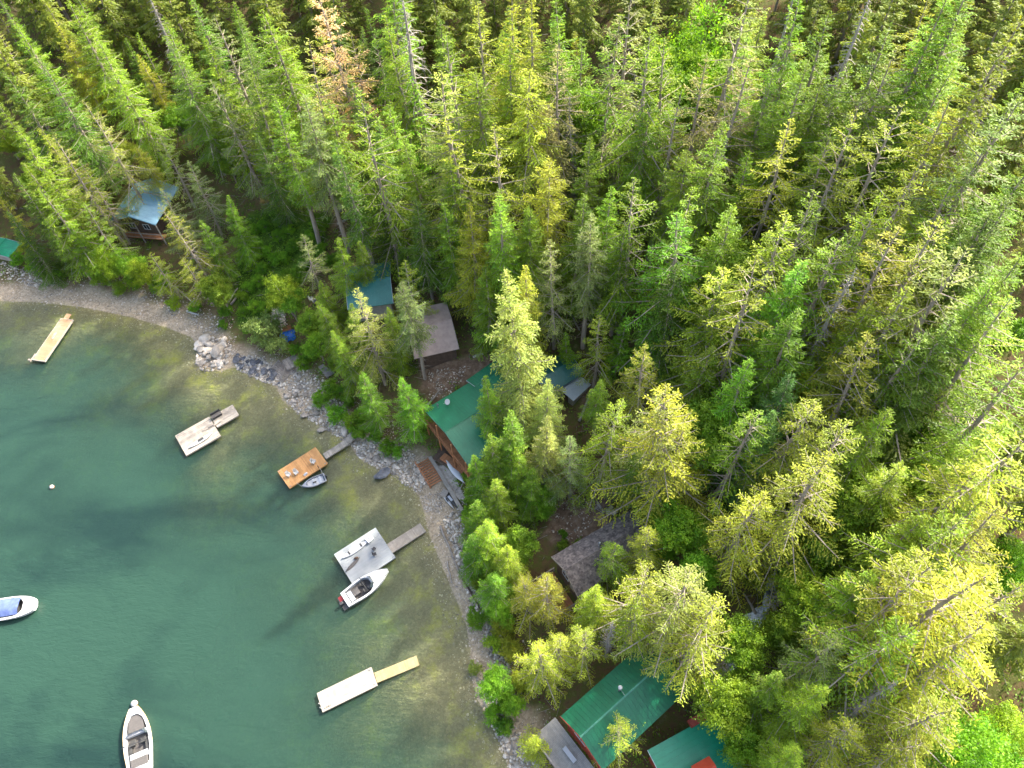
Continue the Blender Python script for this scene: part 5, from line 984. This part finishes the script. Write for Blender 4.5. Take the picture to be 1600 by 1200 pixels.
def add_tree(x, y, z, h, kind, colr, tip=None, out=False):
    ps = PROTO[kind]; k = cnt.get(kind, 0); cnt[kind] = k + 1; cr, tm, H0 = ps[k % len(ps)]; s = h / H0
    wd = s * (1.0 if kind in ('dec', 'bush') else 1.0) * random.uniform(.9, 1.12)
    if kind not in ('dec', 'bush', 'young'): wd = max(wd, .62)
    if tip and tip[0] > 1050 and tip[1] > 300 and kind not in ('dec', 'bush'): wd *= 1.15
    name = {'snag': 'dead_tree', 'pole': 'dead_tree', 'dec': 'deciduous_tree', 'bush': 'shrub'}.get(kind, 'conifer_tree')
    o = bpy.data.objects.new(name, None); COL.objects.link(o); o.location = (x, y, z - .25); o.rotation_euler = (random.gauss(0, .034), random.gauss(0, .034), random.uniform(0, 6.28)); o.scale = (wd, wd, s)
    o.empty_display_size = .5
    c = link('branches' if kind in ('snag', 'pole') else 'crown', cr, o); t = link('trunk' if kind != 'bush' else 'stem', tm, o)
    b = COLR[colr]; j = random.uniform(.72, 1.16); c.color = (b[0] * j * random.uniform(.9, 1.1), b[1] * j, b[2] * j, 1)
    TL.append(dict(o=o, k=kind, c=colr, h=h, x=x, y=y, z=z, tip=tip or proj((x, y, z + h)), mid=proj((x, y, z + h * (.7 if kind not in ('dec', 'bush') else .5))), out=out)); return o
random.seed(5)
for px, py, h, kind, colr in TREES:
    if kind not in ('dec', 'young', 'pole'): h *= 1.2 if (py < 350 and px > 400) else 1.2 if px > 1000 else 1.05
    x, y, z = tipplace(px, py, h); add_tree(x, y, z, h, kind, colr, (px, py))
for b in BUSH.split('|'):
    px, py, h, colr = b.split(); x, y, z = tipplace(float(px), float(py), float(h)); add_tree(x, y, z, float(h), 'bush', colr)
# the rest of the forest, where nothing else is to be seen
KEEP = [[(170, 270), (300, 270), (300, 350), (170, 350)], [(540, 400), (622, 400), (622, 475), (540, 475)], [(655, 465), (722, 465), (722, 575), (655, 575)],
        [(655, 590), (800, 570), (800, 735), (655, 735)], [(820, 555), (922, 555), (922, 630), (820, 630)], [(820, 800), (1000, 800), (1000, 935), (820, 935)], [(870, 1020), (1140, 1020), (1140, 1210), (870, 1210)],
        [(655, 535), (795, 535), (795, 630), (655, 630)], [(860, 760), (975, 790), (940, 860), (850, 850)], [(370, 300), (525, 300), (525, 480), (370, 520)], [(420, 490), (540, 540), (560, 640), (400, 600)], [(395, 265), (530, 270), (535, 360), (400, 330)],
        [(640, 700), (740, 700), (740, 820), (640, 760)], [(1340, 670), (1410, 670), (1330, 740), (1250, 900), (1190, 960), (1150, 1040), (1110, 1120), (1090, 1100), (1140, 960), (1200, 880)], [(1090, 640), (1190, 600), (1140, 760), (1090, 760)]]
KEEP = [np.array(k, float) for k in KEEP]
pos = np.array([(t['x'], t['y'], 2.6 if t['k'] not in ('bush',) else 1.2) for t in TL]); fill = 0; ncon = sum(t['k'] in ('fir', 'spire', 'open', 'cedar', 'young') for t in TL)
cand = []
rr = np.random.default_rng(77)
Q = np.column_stack([rr.uniform(-170, 170, 14000), rr.uniform(0, 260, 14000)]); dq = sdist(Q); Q = Q[dq > 7.5]; zq = th(Q)
for (x, y), z in zip(Q, zq):
    h = rr.uniform(15, 25) if rr.random() < .8 else rr.uniform(9, 15)
    tx, ty = proj((x, y, z + h)); bx, by = proj((x, y, z))
    if tx < -120 or tx > 1800 or ty < -420 or by < -60 or ty > 1240 or bx > 1660: continue
    if np.min(np.hypot(pos[:, 0] - x, pos[:, 1] - y)) < (5.4 if tx > 950 and ty > 60 else 4.6): continue
    L = np.array([[bx + (tx - bx) * s, by + (ty - by) * s] for s in np.linspace(0, 1.0, 9)])
    if any(inpoly(L, k).any() for k in KEEP): continue
    if sdist(np.array([[x, y]]))[0] < 12 and ty > 250 : h = min(h, 12)
    if len(cand) > 700: break
    cand.append((x, y, z, h, tx, ty)); pos = np.vstack([pos, [x, y, 2.6]])
cand.sort(key=lambda c: (c[1] > 0, np.hypot(c[0], c[1])))
extra = []
for x, y, z, h, tx, ty in cand:
    right = tx > 1100 or ty > 800
    kind = rr.choice(['fir', 'spire', 'open', 'cedar', 'fir']); colr = rr.choice(list('ggldy' if not right else 'lylyg'))
    if h < 13: kind = 'young'
    if ncon + fill < 294 and -20 < tx < 1620 and ty > -20: add_tree(x, y, z, h, kind, colr); fill += 1
    elif rr.random() < .2 and ty > 100: add_tree(x, y, z, rr.uniform(7, 11), 'dec', rr.choice(list('vlg')))
    else: extra.append((x, y, z, h, kind))
print('TREES', len(TL), 'cand', len(cand), 'extra', len(extra), 'fill', fill, 'conifers', ncon + fill)

# past three hundred conifers: the farther and smaller rest of the forest as one mass
LOW = [conifer(60, 25, 4, 3.2, .8, 120, 40, -15, .25, tw=.4, card=(.5, .26), dens=.7), conifer(61, 25, 7, 2.7, .7, 105, 42, -16, .3, tw=.4, card=(.5, .26), dens=.7)]
def arr(me):
    v = np.empty(len(me.vertices) * 3, np.float32); me.vertices.foreach_get('co', v); return v.reshape(-1, 3)
FV, FF, FM, off = [], [], [], 0
for i, (x, y, z, h, kind) in enumerate(extra):
    cr, tm, H0 = LOW[i % 2]; a = rr.uniform(0, 6.28); s = h / H0; R3 = np.array([[math.cos(a), -math.sin(a), 0], [math.sin(a), math.cos(a), 0], [0, 0, 1]]) * [max(s, .6), max(s, .6), s]
    for me, mi in ((cr, 0), (tm, 1)):
        v = arr(me) @ R3.T + [x, y, z - .25]; fs = np.array([tuple(p.vertices) for p in me.polygons if len(p.vertices) == 4], np.int32)
        FV.append(v); FF.append(fs + off); FM.append(np.full(len(fs), mi)); off += len(v)
if extra:
    me = mesh_np('forest', np.concatenate(FV), np.concatenate(FF), M['needle']); settone(me, np.ones(len(me.polygons))); me.materials.append(M['bark']); me.polygons.foreach_set('material_index', np.concatenate(FM).astype(np.int32))
    o = link('forest', me); o.color = (.19, .24, .032, 1); tag(o, 'far conifers filling in the forest along its upper edge and between larger trees', 'forest', kind='stuff')

# low plants of the forest floor
def undergrowth():
    r = np.random.default_rng(5); Q = np.column_stack([r.uniform(-150, 130, 60000), r.uniform(-5, 190, 60000)]); d = sdist(Q); b = inpoly(np.array(proj_many(Q)), np.array([(-80, -80), (1680, -80), (1680, 1280), (-80, 1280)]))
    _, dirt, mead = masks(Q); n = vnoise(Q[:, 0] * .16 + 3, Q[:, 1] * .16); p = np.clip((n - .38) * 3, 0, 1) * .5; p[mead > 0] = 1.0; p[dirt > 0] = .03; p[d < 5.5] = 0
    Q = Q[b & (r.random(len(Q)) < p)]; z = th(Q); N = len(Q); k = 14; print('UNDER', N)
    h = r.uniform(.25, .9, N); C = np.repeat(np.column_stack([Q, z + h * .4]), k, 0); off = r.normal(size=(N * k, 3)) * [.38, .38, .2]; off *= np.repeat(h / .5, k)[:, None]; C = C + off; C[:, 2] = np.maximum(C[:, 2], np.repeat(z, k) + .08)
    V, Fq = cards(C, r.normal(size=C.shape) * [1, 1, .4], np.array([0, 0, 1.0]) + r.normal(size=C.shape) * .45, r.uniform(.2, .42, N * k), r.uniform(.12, .22, N * k))
    ume = mesh_np('undergrowth', V, Fq, M['leaf']); settone(ume, np.repeat(r.uniform(.6, 1.4, N), k)); o = link('undergrowth', ume); o.color = (.15, .27, .025, 1); tag(o, 'leafy green undergrowth covering the forest floor and the open meadow', 'undergrowth', kind='stuff')
    # fallen twigs and branches
    m = 9000; Q = np.column_stack([r.uniform(-150, 130, m * 4), r.uniform(-5, 190, m * 4)]); Q = Q[(sdist(Q) > 4)][:m]; m = len(Q); z = th(Q) + .1; L = r.uniform(.4, 2.2, m); a = r.uniform(0, 6.28, m); dv = np.column_stack([np.cos(a), np.sin(a), r.normal(size=m) * .15]); A = np.column_stack([Q, z]); 
    s = np.column_stack([-np.sin(a), np.cos(a), np.zeros(m)]) * .035; up = np.array([0, 0, .06])
    V = np.stack([A - s, A + s, A + up, A + dv * L[:, None] - s * .4, A + dv * L[:, None] + s * .4, A + dv * L[:, None] + up * .5], 1).reshape(-1, 3); B = np.arange(m)[:, None] * 6
    Fq = np.concatenate([B + [0, 1, 4, 3], B + [1, 2, 5, 4], B + [2, 0, 3, 5]]); o = link('fallen_branches', mesh_np('fallen_branches', V, Fq, M['deadbark'])); tag(o, 'fallen grey twigs and branches littering the forest floor', 'fallen branches', kind='stuff')
def proj_many(Q):
    P = np.column_stack([Q, th(Q)]) - CP; k = FPX / (P @ FW); return np.column_stack([800 + (P @ RT) * k, 600 + (P @ DN) * k])
undergrowth()

# ------------------------------------------------------------ what tells each tree from the others
LM = [(237, 310, 'pale blue roof'), (590, 440, 'blue-green metal roof'), (690, 515, 'brown-grey roof'), (700, 665, 'main green roof'), (755, 592, 'small green annex roof'), (890, 603, 'corrugated metal roof'),
      (925, 872, 'brown shingle roof'), (970, 1100, 'large green roof'), (1080, 1175, 'bright teal annex'), (435, 400, 'green meadow'), (451, 524, 'blue tarp'), (328, 552, 'pale rock point'), (1375, 695, 'whitish creek boulders'),
      (530, 60, 'orange-brown dying conifer'), (912, 200, 'shaggy grey snag'), (820, 520, 'tall pale conifer'), (1310, 480, 'bleached grey snag'), (1530, 90, 'tall upper right yellow conifer'), (640, 60, 'grey-brown snag at top'),
      (160, 462, 'sandy beach'), (1165, 660, 'bare gully'), (1330, 50, 'thick grey snag at top right'), (1100, 20, 'vivid green leafy tree at top'), (1120, 1060, 'lower creek'), (1220, 900, 'middle of the creek'),
      (10, 395, 'turquoise boathouse'), (545, 690, 'plank gangway'), (705, 760, 'white canoe'), (470, 310, 'bare brown slope'), (1600, 1150, 'bottom right corner'), (10, 10, 'top left corner'), (1590, 600, 'middle of right edge'), (770, 1050, 'lower gravel shore'), (710, 900, 'retaining logs'),
      (1025, 450, 'leaning grey pole'), (770, 0, 'middle of top edge'), (1320, 1190, 'bottom edge'), (1590, 350, 'upper right edge'), (990, 0, 'top edge right of centre'), (250, 0, 'top edge left of centre'), (1470, 1190, 'bottom edge near the corner')]
DIRS = ['right of', 'above right of', 'above', 'above left of', 'left of', 'below left of', 'below', 'below right of']
ORD = ['nearest', 'second nearest', 'third nearest', 'fourth nearest', 'fifth nearest', 'sixth nearest', 'seventh nearest', 'eighth nearest', 'ninth nearest', 'tenth nearest']
FORM = {'fir': 'dense conifer', 'spire': 'slim conifer', 'open': 'loose-branched conifer', 'cedar': 'drooping conifer', 'young': 'young conifer', 'dec': 'leafy tree', 'bush': 'shrub', 'snag': 'twiggy dead tree', 'pole': 'bare dead stem'}
def size(t): 
    if t['k'] in ('bush', 'young', 'pole'): return ''
    if t['k'] == 'dec': return 'large ' if t['h'] > 10.5 else 'small ' if t['h'] < 8 else ''
    return 'tall ' if t['h'] > 22.5 else 'short ' if t['h'] < 15.5 else ''
books = {}
for t in TL:
    best = min(LM, key=lambda l: (t['mid'][0] - l[0]) ** 2 + (t['mid'][1] - l[1]) ** 2); dx, dy = t['mid'][0] - best[0], best[1] - t['mid'][1]
    dr = DIRS[int(round(math.degrees(math.atan2(dy, dx)) / 45)) % 8]; desc = size(t) + (COLN[t['c']] + ' ' if t['c'] != 'w' else '') + FORM[t['k']]
    books.setdefault((desc, dr, best[2]), []).append((math.hypot(dx, dy), t))
for (desc, dr, lm), L in books.items():
    L.sort(key=lambda q: q[0])
    for i, (_, t) in enumerate(L):
        where = f'{dr} the {lm}'
        lab = f'{desc} standing {where}' if len(L) == 1 else f'{desc}, {ORD[min(i, 9)]} {where}'
        cat = {'dec': 'tree', 'bush': 'shrub', 'snag': 'dead tree', 'pole': 'dead tree'}.get(t['k'], 'tree')
        g = {'dec': 'leafy trees among the conifers', 'bush': 'shrubs along the shore and clearings', 'snag': 'dead trees in the forest', 'pole': 'dead trees in the forest'}.get(t['k'], 'conifers of the forest')
        tag(t['o'], lab, cat, g)
